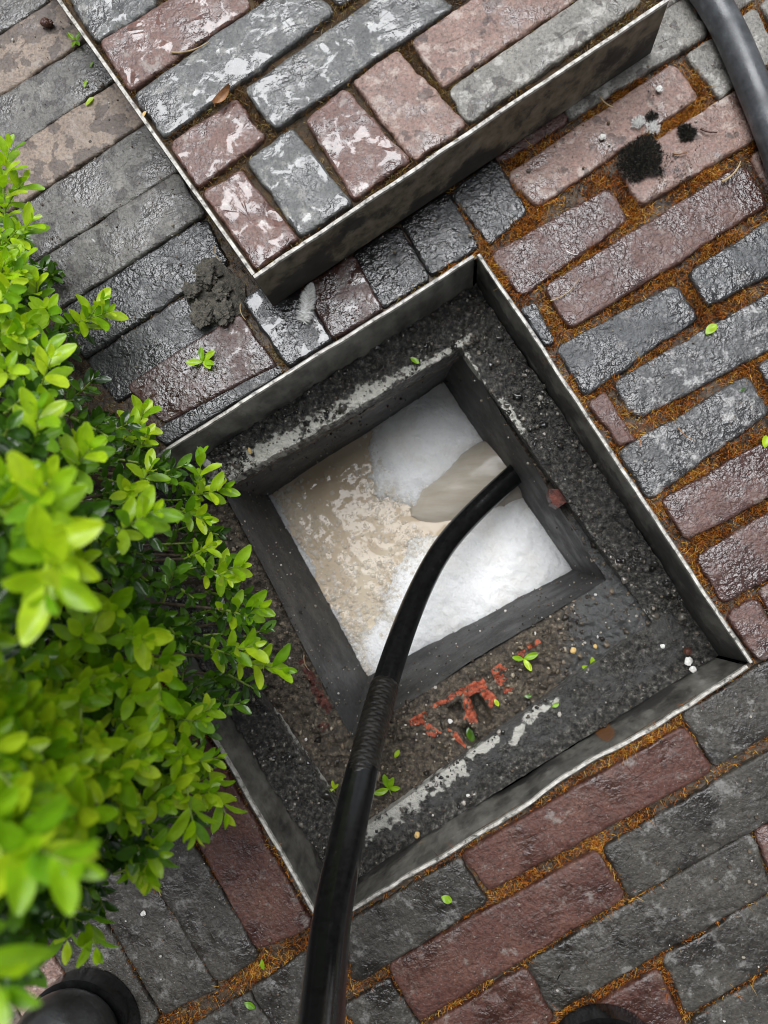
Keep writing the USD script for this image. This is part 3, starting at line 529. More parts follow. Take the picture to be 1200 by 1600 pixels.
# broken masonry between ledge and pit wall, with perforated orange bricks showing
def r4(pts): return [(600 + x / 4, 975 + y / 4) for x, y in pts]
HOLES = [r4([(525, 460), (590, 430), (640, 500), (685, 600), (660, 640), (590, 610), (545, 520)]), r4([(470, 650), (545, 620), (595, 740), (550, 785), (510, 740)]), r4([(390, 520), (480, 470), (500, 560), (430, 580)])]
CLAY = [r4(x) for x in ([(145, 615), (255, 545), (270, 580), (240, 625), (150, 630)], [(290, 510), (500, 405), (510, 425), (400, 480), (310, 520)],
        [(500, 410), (620, 340), (700, 470), (668, 522), (600, 425), (530, 445), (545, 520), (585, 610), (490, 600), (515, 560), (490, 490), (510, 450)],
        [(250, 620), (290, 640), (360, 690), (270, 690)], [(400, 660), (455, 670), (510, 765), (440, 710)], [(665, 290), (720, 245), (775, 280), (740, 310), (760, 350), (725, 385), (690, 340)],
        [(750, 395), (795, 400), (800, 430), (755, 435)], [(890, 140), (965, 95), (975, 115), (905, 155)], [(840, 170), (880, 165), (870, 195), (845, 195)])] + \
       [[(468, 1035), (476, 1030), (517, 1105), (512, 1115), (500, 1100)], [(498, 1133), (512, 1130), (514, 1138), (502, 1140)], [(856, 768), (880, 764), (884, 785), (868, 795), (858, 788)]]
hole_w = [Polygon(loop(h, MASON_Z)) for h in HOLES]
pit_top = Polygon(PT[:, :2])
mason_poly = inpoly.buffer(0.006).difference(pit_top.buffer(0.0005))
if mason_poly.geom_type == 'MultiPolygon': mason_poly = max(mason_poly.geoms, key=lambda g: g.area)
def mason_z(a):
    P = p3(a, MASON_Z)
    z = MASON_Z + 0.014 * fbm(P, 32.0, 14) + 0.013 * fbm(P, 120.0, 15, 3) + 0.008 * fbm(P, 360.0, 16, 2)
    dp = shapely.distance(shapely.points(a), pit_top)
    z -= 0.006 * np.exp(-(dp / 0.006) ** 2)
    for h in hole_w:
        dh = np.where(shapely.contains_xy(h, a[:, 0], a[:, 1]), shapely.distance(shapely.points(a), h.exterior), 0)
        z -= np.clip(dh / 0.003, 0, 1) * 0.024
    # rises to the ledge's level near the right and upper corners
    px = back(P); k = np.clip(1 - np.hypot(px[:, 0] - 1000, px[:, 1] - 960) / 130, 0, 1)
    return z + 0.020 * k
mm = hfield(mason_poly, 0.0014, mason_z, skirt=0.010)
mv = np.array(mm.vertices); mp_ = back(mv)
masonry = obj('broken_masonry', mm, M_mason, pit, smooth=True, attrs={'grey': np.clip((mp_[:, 0] - 800) / 250, 0, 0.5) + 0.12})
for c in CLAY:
    z0 = MASON_Z if c[0][0] < 850 else -0.09
    poly = Polygon(loop(c, z0)).buffer(0); ex = poly.exterior; dn = np.array([ex.interpolate(t * ex.length).coords[0] for t in np.linspace(0, 1, max(24, int(ex.length / 0.0012)), endpoint=False)])
    dn = dn + 0.006 * np.column_stack([fbm(p3(dn), 190.0, 33, 3), fbm(p3(dn), 190.0, 34, 3)]); poly = Polygon(dn).buffer(0)
    if poly.geom_type != 'Polygon': poly = max(poly.geoms, key=lambda g: g.area)
    m = hfield(poly.buffer(0.0006), 0.0013, lambda a: mason_z(a) * 0 + np.maximum(mason_z(a), MASON_Z - 0.006) + 0.0007 + 0.006 * fbm(p3(a), 260.0, 30, 3) if z0 == MASON_Z else np.full(len(a), -0.077) + 0.003 * fbm(p3(a), 200.0, 31, 3), skirt=0.02)
    obj('brick_fragment', m, M_clay if c[0][0] < 850 and c[0][0] > 560 else M_dkclay, pit, smooth=True)
crumbs(mason_poly, 3000, lambda a: mason_z(a), 72, 0.00095, M_crumb2, 'mortar_crumbs')
# cement walls
def pit_wall(a0, a1, b0, b1, seed, nL=90, nH=60, sag=0.0):
    s = np.linspace(0, 1, nL); V = []
    for t in np.linspace(0, 1.12, nH):
        top = a0 + s[:, None] * (a1 - a0); bot = b0 + s[:, None] * (b1 - b0)
        V.append(top + t * (bot - top))
    V = np.vstack(V)
    nrm = np.cross(a1 - a0, b0 - a0); nrm /= np.linalg.norm(nrm)
    amp = np.clip(np.minimum(np.tile(s, nH), 1 - np.tile(s, nH)) * 25, 0, 1)
    V = V + nrm * (amp * (0.004 * fbm(V, 16.0, seed, 2) + 0.0008 * fbm(V * [1, 1, 0.5], 160.0, seed + 1, 2)))[:, None]
    m = tm(V, grid_tri(nH, nL))
    c = np.r_[cen, -0.17]
    if (m.face_normals * (c - m.triangles_center)).sum(1).mean() < 0: m.invert()
    return m
for i in range(4):
    j = (i + 1) % 4
    wv = obj('pit_wall', pit_wall(PT[i], PT[j], PB[i], PB[j], 40 + 7 * i), M_pit, pit, smooth=True)
sk = []
for i, n in ((1, 260), (2, 300), (3, 300), (0, 60)):
    j = (i + 1) % 4; rs = np.random.default_rng(60 + i); a_, t_ = rs.random((n, 1)), rs.random((n, 1)) ** 1.3
    Q = (PT[i] + a_ * (PT[j] - PT[i])) * (1 - t_) + (PB[i] + a_ * (PB[j] - PB[i])) * t_
    ic = trimesh.creation.icosphere(subdivisions=0); rr = np.clip(rs.lognormal(math.log(0.00055), 0.5, n), 0.0003, 0.0018)
    c_ = np.r_[cen, -0.17]; Q = Q + (c_ - Q) / np.linalg.norm(c_ - Q, axis=1, keepdims=True) * 0.0012
    sk.append(tm((ic.vertices[None] * rr[:, None, None] + Q[:, None]).reshape(-1, 3), (ic.faces[None] + (np.arange(n) * 12)[:, None, None]).reshape(-1, 3)))
sk = cat(sk)
obj('wall_specks', sk, M_grit, pit, smooth=False, kind='stuff', attrs=pieces(len(sk.vertices) // 12, 12, 5))
# inlet pipe whose mouth opens in the right wall at the waterline
P0 = un(760, 705, -0.228); wdir = (PB[1] - PB[0])[:2]; wdir /= np.linalg.norm(wdir); win = np.array([-wdir[1], wdir[0]])
if win @ (PB.mean(0)[:2] - PB[0, :2]) < 0: win = -win
pc = PB[0] + (PB[1] - PB[0]) * 0.47; pc = np.array([pc[0], pc[1], -0.235])
ang = np.linspace(0, 2 * np.pi, 40, endpoint=False)
ringv = []
for off, rr in ((-0.06, 0.052), (-0.012, 0.052), (-0.011, 0.055), (-0.012, 0.058), (-0.06, 0.058)):
    ringv.append(np.array([pc + np.r_[win, 0] * off + np.r_[wdir, 0] * rr * math.cos(t) + np.array([0, 0, rr * math.sin(t)]) for t in ang]))
obj('inlet_pipe', tm(np.vstack(ringv), grid_tri(5, 40, True)), M_hose2, pit, smooth=40)

# ------------------------------------------------------------------ water, foam, stream
wpoly = Polygon(PB[:, :2]).buffer(0.004, join_style='mitre')
def wz(a):
    P = p3(a); return WATER_Z + 0.0050 * fbm(P, 42.0, 50, 2) + 0.0016 * fbm(P, 130.0, 51, 2)
obj('water', hfield(wpoly, 0.0022, wz), M_water, None, smooth=True, kind='structure')
FOAM = [[(588, 668), (640, 630), (694, 594), (722, 628), (757, 688), (735, 725), (690, 760), (645, 790), (606, 778), (582, 745), (584, 705)],
        [(690, 838), (740, 805), (808, 770), (900, 888), (770, 975), (575, 1066), (548, 1012), (590, 985), (600, 930), (625, 890), (640, 850)],
        [(420, 775), (432, 778), (452, 830), (486, 890), (508, 930), (552, 1005), (575, 1060), (548, 1010), (500, 935), (465, 870), (432, 800)]]
foam_polys = []
for i, c in enumerate(FOAM):
    P = Polygon(loop(c, WATER_Z)).buffer(0.004); ex = P.exterior; dn = np.array([ex.interpolate(t * ex.length).coords[0] for t in np.linspace(0, 1, int(ex.length / 0.0016), endpoint=False)])
    inner = shapely.distance(shapely.points(dn), wpoly.exterior) > 0.008
    dn = dn + inner[:, None] * 0.030 * np.column_stack([fbm(p3(dn), 70.0, 133, 4), fbm(p3(dn), 70.0, 134, 4)]); P = Polygon(dn).buffer(0)
    if P.geom_type != 'Polygon': P = max(P.geoms, key=lambda g: g.area)
    foam_polys.append(P)
    amp = (0.014, 0.012, 0.004)[i]
    def fz(a, P=P, amp=amp, i=i):
        q = p3(a)
        d = shapely.distance(shapely.points(a), P.exterior)
        k = np.clip(d / (0.035, 0.05, 0.010)[i], 0, 1) ** 0.55
        return WATER_Z - 0.001 + (amp * k + 0.012 * fbm(q, 45.0, 60, 3) * k + 0.010 * fbm(q, 110.0, 61, 3) + 0.006 * fbm(q, 300.0, 62, 2))
    obj('foam', hfield(P, 0.0021, fz), M_foam, None, smooth=True, kind='stuff',
        label=('white foam heap in the far corner of the drain pit', 'large white foam sheet in the pit, below the hose and stream', 'thin line of foam along the left wall of the pit')[i], category='foam')
foam_u = unary_union(foam_polys)
# bubbles on the beige water
dens = Polygon(loop([(600, 660), (430, 775), (575, 1055), (720, 870), (700, 850), (630, 812), (680, 745), (640, 740), (590, 700)], WATER_Z))
x0, y0, x1, y1 = dens.bounds
C = rng.uniform([x0, y0], [x1, y1], (26000, 2)); C = C[shapely.contains_xy(dens, C[:, 0], C[:, 1])]
pxc = back(p3(C, WATER_Z)); dfo = shapely.distance(shapely.points(C), foam_polys[1]); dfl = shapely.distance(shapely.points(C), foam_polys[2])
keep = rng.random(len(C)) < np.clip(np.maximum(np.maximum(1.0 * np.exp(-dfo / 0.040), 0.9 * np.exp(-dfl / 0.018)), 0.9 * np.exp(-shapely.distance(shapely.points(C), foam_polys[0]) / 0.010)) * (0.1 + 2.6 * np.clip(fbm(p3(C), 40.0, 70) + 0.18, 0, 1)) + 0.015 * (pxc[:, 1] > 720), 0, 1)
C = C[keep]
ico = trimesh.creation.icosphere(subdivisions=1)
zz = wz(C) + np.where(shapely.contains_xy(foam_u, C[:, 0], C[:, 1]), 0.004, 0.0); rr = np.clip(rng.lognormal(math.log(0.00105), 0.5, len(C)), 0.0005, 0.0032)
V = (ico.vertices[None] * rr[:, None, None] * [1, 1, 0.75] + np.column_stack([C, zz])[:, None]).reshape(-1, 3)
T = (ico.faces[None] + (np.arange(len(C)) * len(ico.vertices))[:, None, None]).reshape(-1, 3)
obj('bubbles', tm(V, T), M_bubble, None, smooth=True, attrs=pieces(len(C), len(ico.vertices), 4), kind='stuff', label='small bubbles floating on the beige pit water', category='bubbles')
# the stream: a smooth tongue of water out of the pipe that dives into the pool
tip = un(642, 806, WATER_Z + 0.002); rootA = un(750, 688, -0.238); rootB = un(818, 776, -0.238)
mid = (rootA + rootB) / 2
nS, nA = 40, 26
V = []
axis = tip - mid; side = (rootB - rootA) / 2
for i, s in enumerate(np.linspace(-0.55, 1, nS)):
    e = 0.5 * (s + 0.0)
    c = mid + axis * s
    wdt = np.sqrt(max(0.0, 1 - max(s, 0) ** 9)) * (1 - 0.42 * max(s, 0)) * (1 + 0.05 * math.sin(9 * s))
    hgt = 0.016 * (1 - max(s, 0) ** 1.7)
    for j, t in enumerate(np.linspace(0, np.pi, nA)):
        q = c + side * wdt * -math.cos(t) + np.array([0, 0, hgt * math.sin(t) - 0.012 * (1 - math.sin(t))])
        V.append(q)
V = np.array(V); V[:, 2] += 0.003 * fbm(V * [1, 1, 0], 60.0, 80, 2)
m = tm(V, grid_tri(nS, nA))
if m.face_normals[:, 2].sum() < 0: m.invert()
obj('water_stream', m, M_stream, None, smooth=True, label='smooth beige tongue of water pouring into the pit under the black hose', category='water stream')

# ------------------------------------------------------------------ the lifted cover: steel tray filled with bricks
tray = xf('paved_cover', label='shallow steel tray cover filled with wet bricks, lifted onto the pavers beside the pit', category='manhole cover')
TA = un2(398, 435, TRAY_Z); TB_ = un2(1045, 0, TRAY_Z); TL_ = un2(90, 0, TRAY_Z)
uu = (TB_ - TA) / np.linalg.norm(TB_ - TA); vv = np.array([-uu[1], uu[0]])
vv2 = (TL_ - TA) / np.linalg.norm(TL_ - TA)
S = 0.392
TC = [TA, TA + uu * S, TA + uu * S + vv2 * S, TA + vv2 * S]
tcen = np.mean(TC, axis=0)
for i in range(4):
    a, b = np.array(TC[i]), np.array(TC[(i + 1) % 4]); u = (b - a) / np.linalg.norm(b - a); outw = np.array([u[1], -u[0]])
    if outw @ (tcen - a) > 0: outw = -outw
    e = 0.003 if i % 2 else 0
    m, topl = steel_wall(a + u * e, b - u * e, 0.002, TRAY_Z, 0.0028, outw, 0.0015, 90 + i)
    w = obj('tray_wall', m, M_trayw, tray, smooth=50)
    pts = np.array(UsdGeom.Mesh(w).GetPointsAttr().Get())
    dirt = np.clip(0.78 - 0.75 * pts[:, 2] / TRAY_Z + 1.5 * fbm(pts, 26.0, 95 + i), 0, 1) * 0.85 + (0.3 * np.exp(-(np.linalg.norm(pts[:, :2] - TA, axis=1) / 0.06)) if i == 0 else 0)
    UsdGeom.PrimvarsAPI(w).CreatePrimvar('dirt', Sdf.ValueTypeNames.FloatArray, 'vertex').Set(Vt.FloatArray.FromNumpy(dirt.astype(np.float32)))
    wl = np.where(fbm(topl, 60.0, 97 + i) > 0.2, 0.5, 1.0) * (1.0 + 0.6 * fbm(topl, 50.0, 98 + i)) * 0.0017
    o1 = topl.copy(); o1[:, :2] += outw * 0.0004; o2 = topl.copy(); o2[:, :2] -= outw * (0.0006 + wl)[:, None]
    o1[:, 2] += 0.0009; o2[:, 2] += 0.0009; o3 = o1.copy(); o3[:, 2] -= 0.003; o4 = o2.copy(); o4[:, 2] -= 0.006
    lip = tm(np.vstack([o3, o1, o2, o4]), grid_tri(4, len(topl)))
    if lip.face_normals[:, 2].sum() < 0: lip.invert()
    obj('tray_lip', lip, M_rim, w, smooth=40)
tp = Polygon(TC).buffer(-0.003, join_style='mitre')
obj('tray_fill', hfield(tp, 0.006, lambda a: TRAY_Z - 0.007 + 0.004 * fbm(p3(a), 90.0, 99)), M_bed, tray, smooth=True)
bm_ = trimesh.creation.extrude_polygon(tp, 0.004, engine='earcut'); bm_.apply_translation([0, 0, 0.003])
obj('tray_bottom', bm_, M_trayw, tray, smooth=False)
tray_polys = []
tray_out = Polygon(TC).buffer(0.2).difference(tp.buffer(-0.0015, join_style='mitre'))
for i, (k, *c) in enumerate(TRAY_BRICKS):
    q = loop(c, TRAY_Z); q = np.array(Polygon(q).buffer(0.0018, join_style='mitre').exterior.coords[:4]); P = Polygon(q)
    Pi = P.intersection(tp.buffer(-0.001))
    if Pi.area < 0.6 * P.area: continue
    tray_polys.append(P)
    obj('brick', brick_mesh(q, TRAY_Z - 0.0005, 0.035, 500 + i, rad=0.0045, clip=tray_out), BM[k], tray)

# ------------------------------------------------------------------ moss in the joints
def moss(region, per_mm2, z, mat, seed, length=(0.003, 0.0085), wt=None, up=0.75, name='moss', **kw):
    r = np.random.default_rng(seed)
    x0, y0, x1, y1 = region.bounds; n = int((x1 - x0) * (y1 - y0) * 1e6 * per_mm2)
    P = r.uniform([x0, y0], [x1, y1], (n, 2)); P = P[shapely.contains_xy(region, P[:, 0], P[:, 1])]
    if wt is not None: P = P[r.random(len(P)) < wt(P)]
    nb = fbm(p3(P), 70.0, seed)
    B = p3(P, z); B[:, 2] += 0.008 * nb
    D = r.normal(size=(len(P), 3)); D[:, 2] = np.abs(D[:, 2]) * up + 0.25
    # neighbours lean alike, in tufts
    lean = np.column_stack([fbm(p3(P), 180.0, seed + 1, 2), fbm(p3(P), 180.0, seed + 2, 2), np.zeros(len(P))]) * 5
    D += lean
    ln = r.uniform(*length, len(P)) * (0.75 + 1.0 * np.clip(nb + 0.2, 0, 1))
    return obj(name, strands(B, D, ln, r.uniform(0.0003, 0.00075, len(P)), r.uniform(-1.7, 1.7, len(P)), seed=seed), mat, None, smooth=False, kind='stuff', attrs={'rnd': np.repeat(np.clip(1.25 * r.random(len(P)) ** 1.3 - 0.08 + 1.3 * fbm(p3(P), 45.0, seed + 9), 0, 1), 7)}, **kw)
near = view.buffer(0.03)
joints = near.difference(bricks_u.buffer(-0.0012)).difference(FRP.buffer(0.004)).difference(Polygon(TC)).difference(bed_hedge)
def w_right(P):
    px = back(p3(P)); w = np.where((px[:, 0] > 690) & (px[:, 1] < 1060), 1.0, 0.0)
    w = np.maximum(w, np.where(px[:, 1] >= 1060, 0.55, 0.0))
    return np.clip(w * (0.12 + 3.4 * np.clip(fbm(p3(P), 38.0, 7) + 0.12, 0, 1)), 0, 1)
moss(joints, 3.0, -0.0045, M_moss, 21, length=(0.002, 0.0062), wt=w_right, label='orange brown moss filling the joints between the pavers right of and below the pit', category='moss')
def w_left(P):
    px = back(p3(P)); w = np.where((px[:, 0] <= 690) & (px[:, 1] < 1060), 0.22, 0.0)
    w = np.where((px[:, 0] > 470) & (px[:, 0] <= 690) & (px[:, 1] < 600), 0.8, w)
    w = np.maximum(w, px_dist(p3(P), [(425, 545, 450, 575, 16), (340, 500, 400, 480, 10)]) * 0.9)
    return w
moss(joints, 1.2, -0.005, M_mossd, 22, wt=w_left, length=(0.002, 0.006), label='dark damp moss in the paver joints left of and above the pit', category='moss')
tj = tp.intersection(near).difference(unary_union(tray_polys).buffer(-0.001)) if tray_polys else tp
moss(tj, 1.3, TRAY_Z - 0.0045, M_mossd, 23, length=(0.002, 0.0055), label='brown moss between the bricks in the lifted cover', category='moss',
     wt=lambda P: np.clip(0.35 + 2.5 * fbm(p3(P), 30.0, 77) + px_dist(p3(P, TRAY_Z), [(620, 70, 710, 175, 22), (350, 130, 440, 220, 20)]), 0, 1))

# ------------------------------------------------------------------ hoses
hp = [(893, 668, -0.206), (845, 706, -0.203), (803, 742, -0.200), (765, 777, -0.195), (725, 817, -0.183), (690, 860, -0.163), (658, 918, -0.135), (632, 980, -0.096), (608, 1050, -0.055), (590, 1110, -0.025), (572, 1180, 0.008), (552, 1265, 0.042), (533, 1355, 0.080), (518, 1440, 0.118), (509, 1520, 0.158), (502, 1600, 0.200), (492, 1720, 0.26), (480, 1900, 0.33)]
ctr = spline([un(*p) for p in hp], 260)
cpx = back(ctr)
kk = np.searchsorted(cpx[:, 1], 1066); k2 = np.searchsorted(cpx[:, 1], 1225)
hose = xf('suction_hose', label='black rubber hose with braided sleeve hanging from above into the foaming pit', category='hose')
rad = 0.0117 + 0.0004 * fbm(np.column_stack([np.arange(260) * 0.13, np.zeros(260), np.zeros(260)]), 1.0, 3)
obj('hose_pipe', tube(ctr[:kk + 3], rad[:kk + 3], 32), M_hose, hose, smooth=50)
# braid: helical ribs on the sleeve
nA = 64; seg = spline(ctr[kk:k2], 330); cl = np.r_[0, np.cumsum(np.linalg.norm(np.diff(seg, axis=0), axis=1))]
tb = tube(seg, 0.0128, nA, caps=False); v = np.array(tb.vertices).reshape(330, nA, 3)
aa = np.arange(nA) * 2 * np.pi / nA
r1 = np.sin(cl[:, None] * 2 * np.pi / 0.0060 + 7 * aa[None]); r2 = np.sin(cl[:, None] * 2 * np.pi / 0.0060 - 7 * aa[None])
rel = np.maximum(r1, r2) * 0.00022
nv = v - seg[:, None]; nv /= np.linalg.norm(nv, axis=2, keepdims=True)
taper = np.clip(np.minimum(cl, cl[-1] - cl) / 0.004, 0, 1) ** 0.5
v = seg[:, None] + nv * (0.0112 + (0.0013 + rel) * taper[:, None])[..., None]
obj('braided_sleeve', tm(v.reshape(-1, 3), tb.faces), M_sleeve, hose, smooth=True)
dl = ctr[-1] - ctr[-6]; dl /= np.linalg.norm(dl)
ext = spline([ctr[-1], ctr[-1] + dl * 0.07, [-0.05, -0.62, 0.36], [-0.08, -0.88, 0.15], [-0.12, -1.10, 0.016], [-0.20, -1.45, 0.014], [-0.45, -2.0, 0.014]], 120)
lowc = np.vstack([ctr[k2 - 4:], ext[1:]])
tb = tube(lowc, 0.0128, 48); v = np.array(tb.vertices); n_ = len(lowc)
vv_ = v[:n_ * 48].reshape(n_, 48, 3); nv = vv_ - lowc[:, None]; nv /= np.linalg.norm(nv, axis=2, keepdims=True)
aa = np.arange(48) * 2 * np.pi / 48
fold = 1 - 0.07 * np.exp(-((np.angle(np.exp(1j * (aa - 1.2)))) / 0.35) ** 2) + 0.02 * np.cos(2 * aa)
v[:n_ * 48] = (lowc[:, None] + nv * (0.0128 * fold)[None, :, None]).reshape(-1, 3)
obj('hose_cover', tm(v, tb.faces), M_hose, hose, smooth=50)
h2 = [(1010, -170, 0.013), (1062, -70, 0.013), (1112, 0, 0.0132), (1146, 62, 0.0132), (1175, 130, 0.013), (1203, 200, 0.013), (1240, 310, 0.013), (1300, 480, 0.013)]
c2 = spline([un(*p) for p in h2], 120)
obj('hose', tube(c2, 0.0130, 32), M_hose2, None, smooth=50, label='scuffed grey black hose lying across the pavers at the upper right', category='hose')

# ------------------------------------------------------------------ box hedge
def leaf_mesh(n=7, m=5, seed=0):
    """obovate leaf along +x, one unit long, upper side +z, cupped with a folded midrib"""
    s = np.linspace(0, 1, n); t = np.linspace(-1, 1, m)
    wd = 0.212 * np.sin(np.pi * np.clip(s, 0, 1) ** 1.12) ** 0.62; wd[0] = 0.022; wd[-1] = 0.055
    V = []
    for a, w in zip(s, wd):
        for b in t:
            V.append([a - 0.03 * abs(b) * a * (a > 0.9), w * b, 0.055 * abs(b) * math.sin(math.pi * a) - 0.10 * a * a + 0.02 * math.sin(7 * a + 2 * b)])
    return np.array(V), grid_tri(n, m)[:, ::-1]
LV, LF = leaf_mesh(7, 5); LVd, LFd = leaf_mesh(11, 7)
def frame_of(x, up):
    x = x / np.linalg.norm(x); y = np.cross(up, x)
    if np.linalg.norm(y) < 1e-3: y = np.cross([0.3, 0.9, 0.1], x)
    y /= np.linalg.norm(y); return np.stack([x, y, np.cross(x, y)])
ZC = np.array([(-60,300,.16),(0,300,.11),(30,235,.07),(50,350,.08),(50,450,.14),(150,490,.05),(100,560,.19),(165,600,.08),(160,640,.14),(240,650,.06),(300,730,.05),(340,760,.03),(60,700,.30),(80,800,.36),(40,900,.375),(160,780,.25),(220,830,.19),(350,850,.06),(385,880,.06),(420,950,.07),(230,960,.20),
    (455,1045,.07),(330,1000,.13),(250,1060,.20),(100,1030,.22),(390,1110,.08),(330,1150,.15),(350,1250,.14),(250,1250,.24),(300,1290,.21),(230,1330,.22),(100,1340,.40),(40,1220,.37),(60,1400,.36),(140,1440,.19),(260,1360,.2),(20,1550,.42),(0,1450,.41),(-80,900,.42),(-80,1300,.41),(-100,600,.3)], float)
zmap = RBFInterpolator(ZC[:, :2], ZC[:, 2], kernel='linear', smoothing=20)
SIL = Polygon([(-260, 190), (0, 232), (30, 265), (42, 340), (75, 395), (110, 465), (160, 505), (150, 600), (225, 660), (300, 735), (345, 775), (370, 870), (410, 960), (440, 1050), (385, 1105), (352, 1180), (335, 1270), (285, 1300), (245, 1370), (205, 1375), (140, 1455), (100, 1450), (50, 1520), (-260, 1600)])
leaves = []      # (matrix rows, origin, size, young?, depth)
stems = []
HERO = [(14, 232, .10, (.3, .9, .35)), (36, 285, .09, (.7, .6, .4)), (2, 262, .12, (.2, .8, .5)), (48, 345, .10, (.8, .4, .4)), (168, 488, .05, (1, .15, .25)), (158, 470, .05, (.7, .6, .4)), (322, 560, 0, None), (225, 640, .06, (.5, .6, .6)), (315, 715, .03, (.2, .9, .4)), (350, 762, .03, (.9, .1, .3)), (375, 885, .06, (.9, .2, .4)), (405, 950, .08, (.9, .1, .5)), (440, 1045, .07, (1, -.1, .25)), (395, 1010, .09, (.9, .2, .3)),
        (352, 1270, .13, (.5, -.9, .2)), (305, 1300, .19, (.3, -.9, .3)), (235, 1370, .2, (.2, -1, .2)), (150, 1480, .19, (.4, -.9, .1)), (105, 1470, .19, (.2, -1, .1)), (90, 850, .37, (.7, .2, .6)), (70, 930, .385, (.3, -.5, .7)), (110, 1350, .41, (.9, -.2, .3)), (40, 1330, .41, (.5, .3, .7)), (0, 1545, .43, (.9, -.3, .3)), 
        (80, 560, .2, (.6, .6, .6)), (140, 700, .25, (.7, .4, .6)), (240, 800, .24, (.8, .3, .5)), (230, 1000, .22, (.7, 0, .7)), (250, 1110, .22, (.3, -.6, .7)), (60, 640, .27, (.4, .5, .7)), (60, 760, .37, (.3, .3, .9))]
def sprig(tip, direc, pairs, size, young, r):
    d = np.array(direc, float); d /= np.linalg.norm(d)
    ln = 0.0098 * pairs * (size / 0.02)
    curve = r.normal(size=3) * 0.18
    P = np.array([tip - d * ln * (1 - s) + curve * ln * 0.4 * s * (1 - s) for s in np.linspace(0, 1, pairs + 2)])
    stems.append((P, 0.00055 if young else 0.0008))
    ph = r.uniform(0, np.pi)
    for k in range(pairs + 1):
        s = (k + 0.6) / (pairs + 0.6)
        o = P[min(k + 1, pairs + 1)]
        tipk = k / pairs
        for sg in (0, 1):
            a = ph + (k % 2) * np.pi / 2 + sg * np.pi
            e = frame_of(d, np.array([0.1, 0.2, 1.0]))
            rad_ = math.cos(a) * e[1] + math.sin(a) * e[2]
            opening = 1.15 - 0.75 * tipk ** 2 + r.normal(0, 0.12)
            x = d * math.cos(opening) + rad_ * math.sin(opening) + np.array([0, 0, 0.12])
            upv = d * math.sin(opening) - rad_ * math.cos(opening) + np.array([0, 0, 0.7])
            M = frame_of(x, upv)
            sz = size * (0.72 + 0.5 * math.sin(math.pi * min(1, 0.25 + 0.75 * (1 - tipk)) * 0.9)) * r.uniform(0.85, 1.12)
            if k == pairs: sz *= 0.62
            leaves.append((M, o, sz, young, 0))
hr = np.random.default_rng(11)
for h in HERO:
    if h[3] is None: continue
    sprig(un(h[0], h[1], h[2]), h[3], 5, 0.0175, 1, hr)
CORE = lambda p: np.array([-0.55, p[1] * 0.85 + 0.0, 0.02])
sx0, sy0, sx1, sy1 = SIL.bounds; made = 0; tries = 0
edge_d = SIL.exterior
while made < 720 and tries < 14000:
    tries += 1
    x, y = hr.uniform(sx0, sx1), hr.uniform(sy0, sy1)
    if not SIL.contains(Point(x, y)): continue
    z = float(zmap([[x, y]])[0])
    layer = hr.random()
    dz = abs(hr.normal(0, 0.022)) if layer < 0.42 else hr.uniform(0.04, 0.15)
    zt = max(z - dz, 0.012)
    p = un(x, y, zt)
    if p[0] > -0.10: continue
    bx = back([p - [0, 0, 0.0]])[0]
    d = p - CORE(p); d /= np.linalg.norm(d); d = d * 0.9 + hr.normal(size=3) * 0.38 + np.array([0.1, 0, 0.30])
    # dark interior of the bush: fewer young tips
    gap = meshkit.fbm(np.array([[x / 130, y / 130, 3.3]]), 3, 5)[0]
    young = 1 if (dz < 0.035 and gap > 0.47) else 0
    if dz < 0.035 and gap < 0.46 and hr.random() < 0.8: continue
    if x < -30 and hr.random() < 0.6: continue
    sprig(p, d, int(hr.integers(3, 7)), hr.uniform(0.0115, 0.0165) if young else hr.uniform(0.010, 0.0145), young, hr); made += 1
hedge = xf('box_hedge', label='bright green box hedge with small oval leaves, growing up along the left of the pit', category='hedge')
O = np.array([l[1] for l in leaves]); SZ = np.array([l[2] for l in leaves]); PXL = back(O); dist = np.linalg.norm(O - CAM, axis=1)
inview = (PXL[:, 0] > -40) & (PXL[:, 0] < 1200) & (PXL[:, 1] > 0) & (PXL[:, 1] < 1640)
score = np.where(inview, SZ / dist, 0) * np.array([1.0 if l[3] else 0.75 for l in leaves]) * (0.5 + O[:, 2] / 0.9 + 0.5)
big = set(np.argsort(-score)[:290].tolist())
small = {0: [], 1: []}
for i, (M, o, sz, yg, _) in enumerate(leaves):
    if i in big:
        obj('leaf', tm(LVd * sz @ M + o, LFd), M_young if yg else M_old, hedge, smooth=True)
    else: small[yg].append(LV * sz @ M + o)
for yg in (0, 1):
    n = len(small[yg]); V = np.vstack(small[yg]); T = (LF[None] + (np.arange(n) * len(LV))[:, None, None]).reshape(-1, 3)
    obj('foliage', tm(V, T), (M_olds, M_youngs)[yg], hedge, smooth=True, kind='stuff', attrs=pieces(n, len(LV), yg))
obj('young_stems', cat([tube(spline(P, 8), np.linspace(r_ * 1.5, r_ * 0.7, 8), 6) for P, r_ in stems]), M_stem, hedge, smooth=True, kind='stuff')
br = []
for k in range(0, len(stems), 3):
    P, r_ = stems[k]; a = P[0]; b = np.array([-0.50 + hr.normal(0, 0.03), a[1] * 0.9 + hr.normal(0, 0.02), 0.0])
    q = (a + b) / 2 + np.array([0, 0, -0.15 * (a[2]) - 0.01])
    q[2] = max(q[2], 0.01)
    br.append(tube(spline([a, q, b], 10), np.linspace(0.0010, 0.0035, 10), 6))
obj('branches', cat(br), M_twig, hedge, smooth=True, kind='stuff')

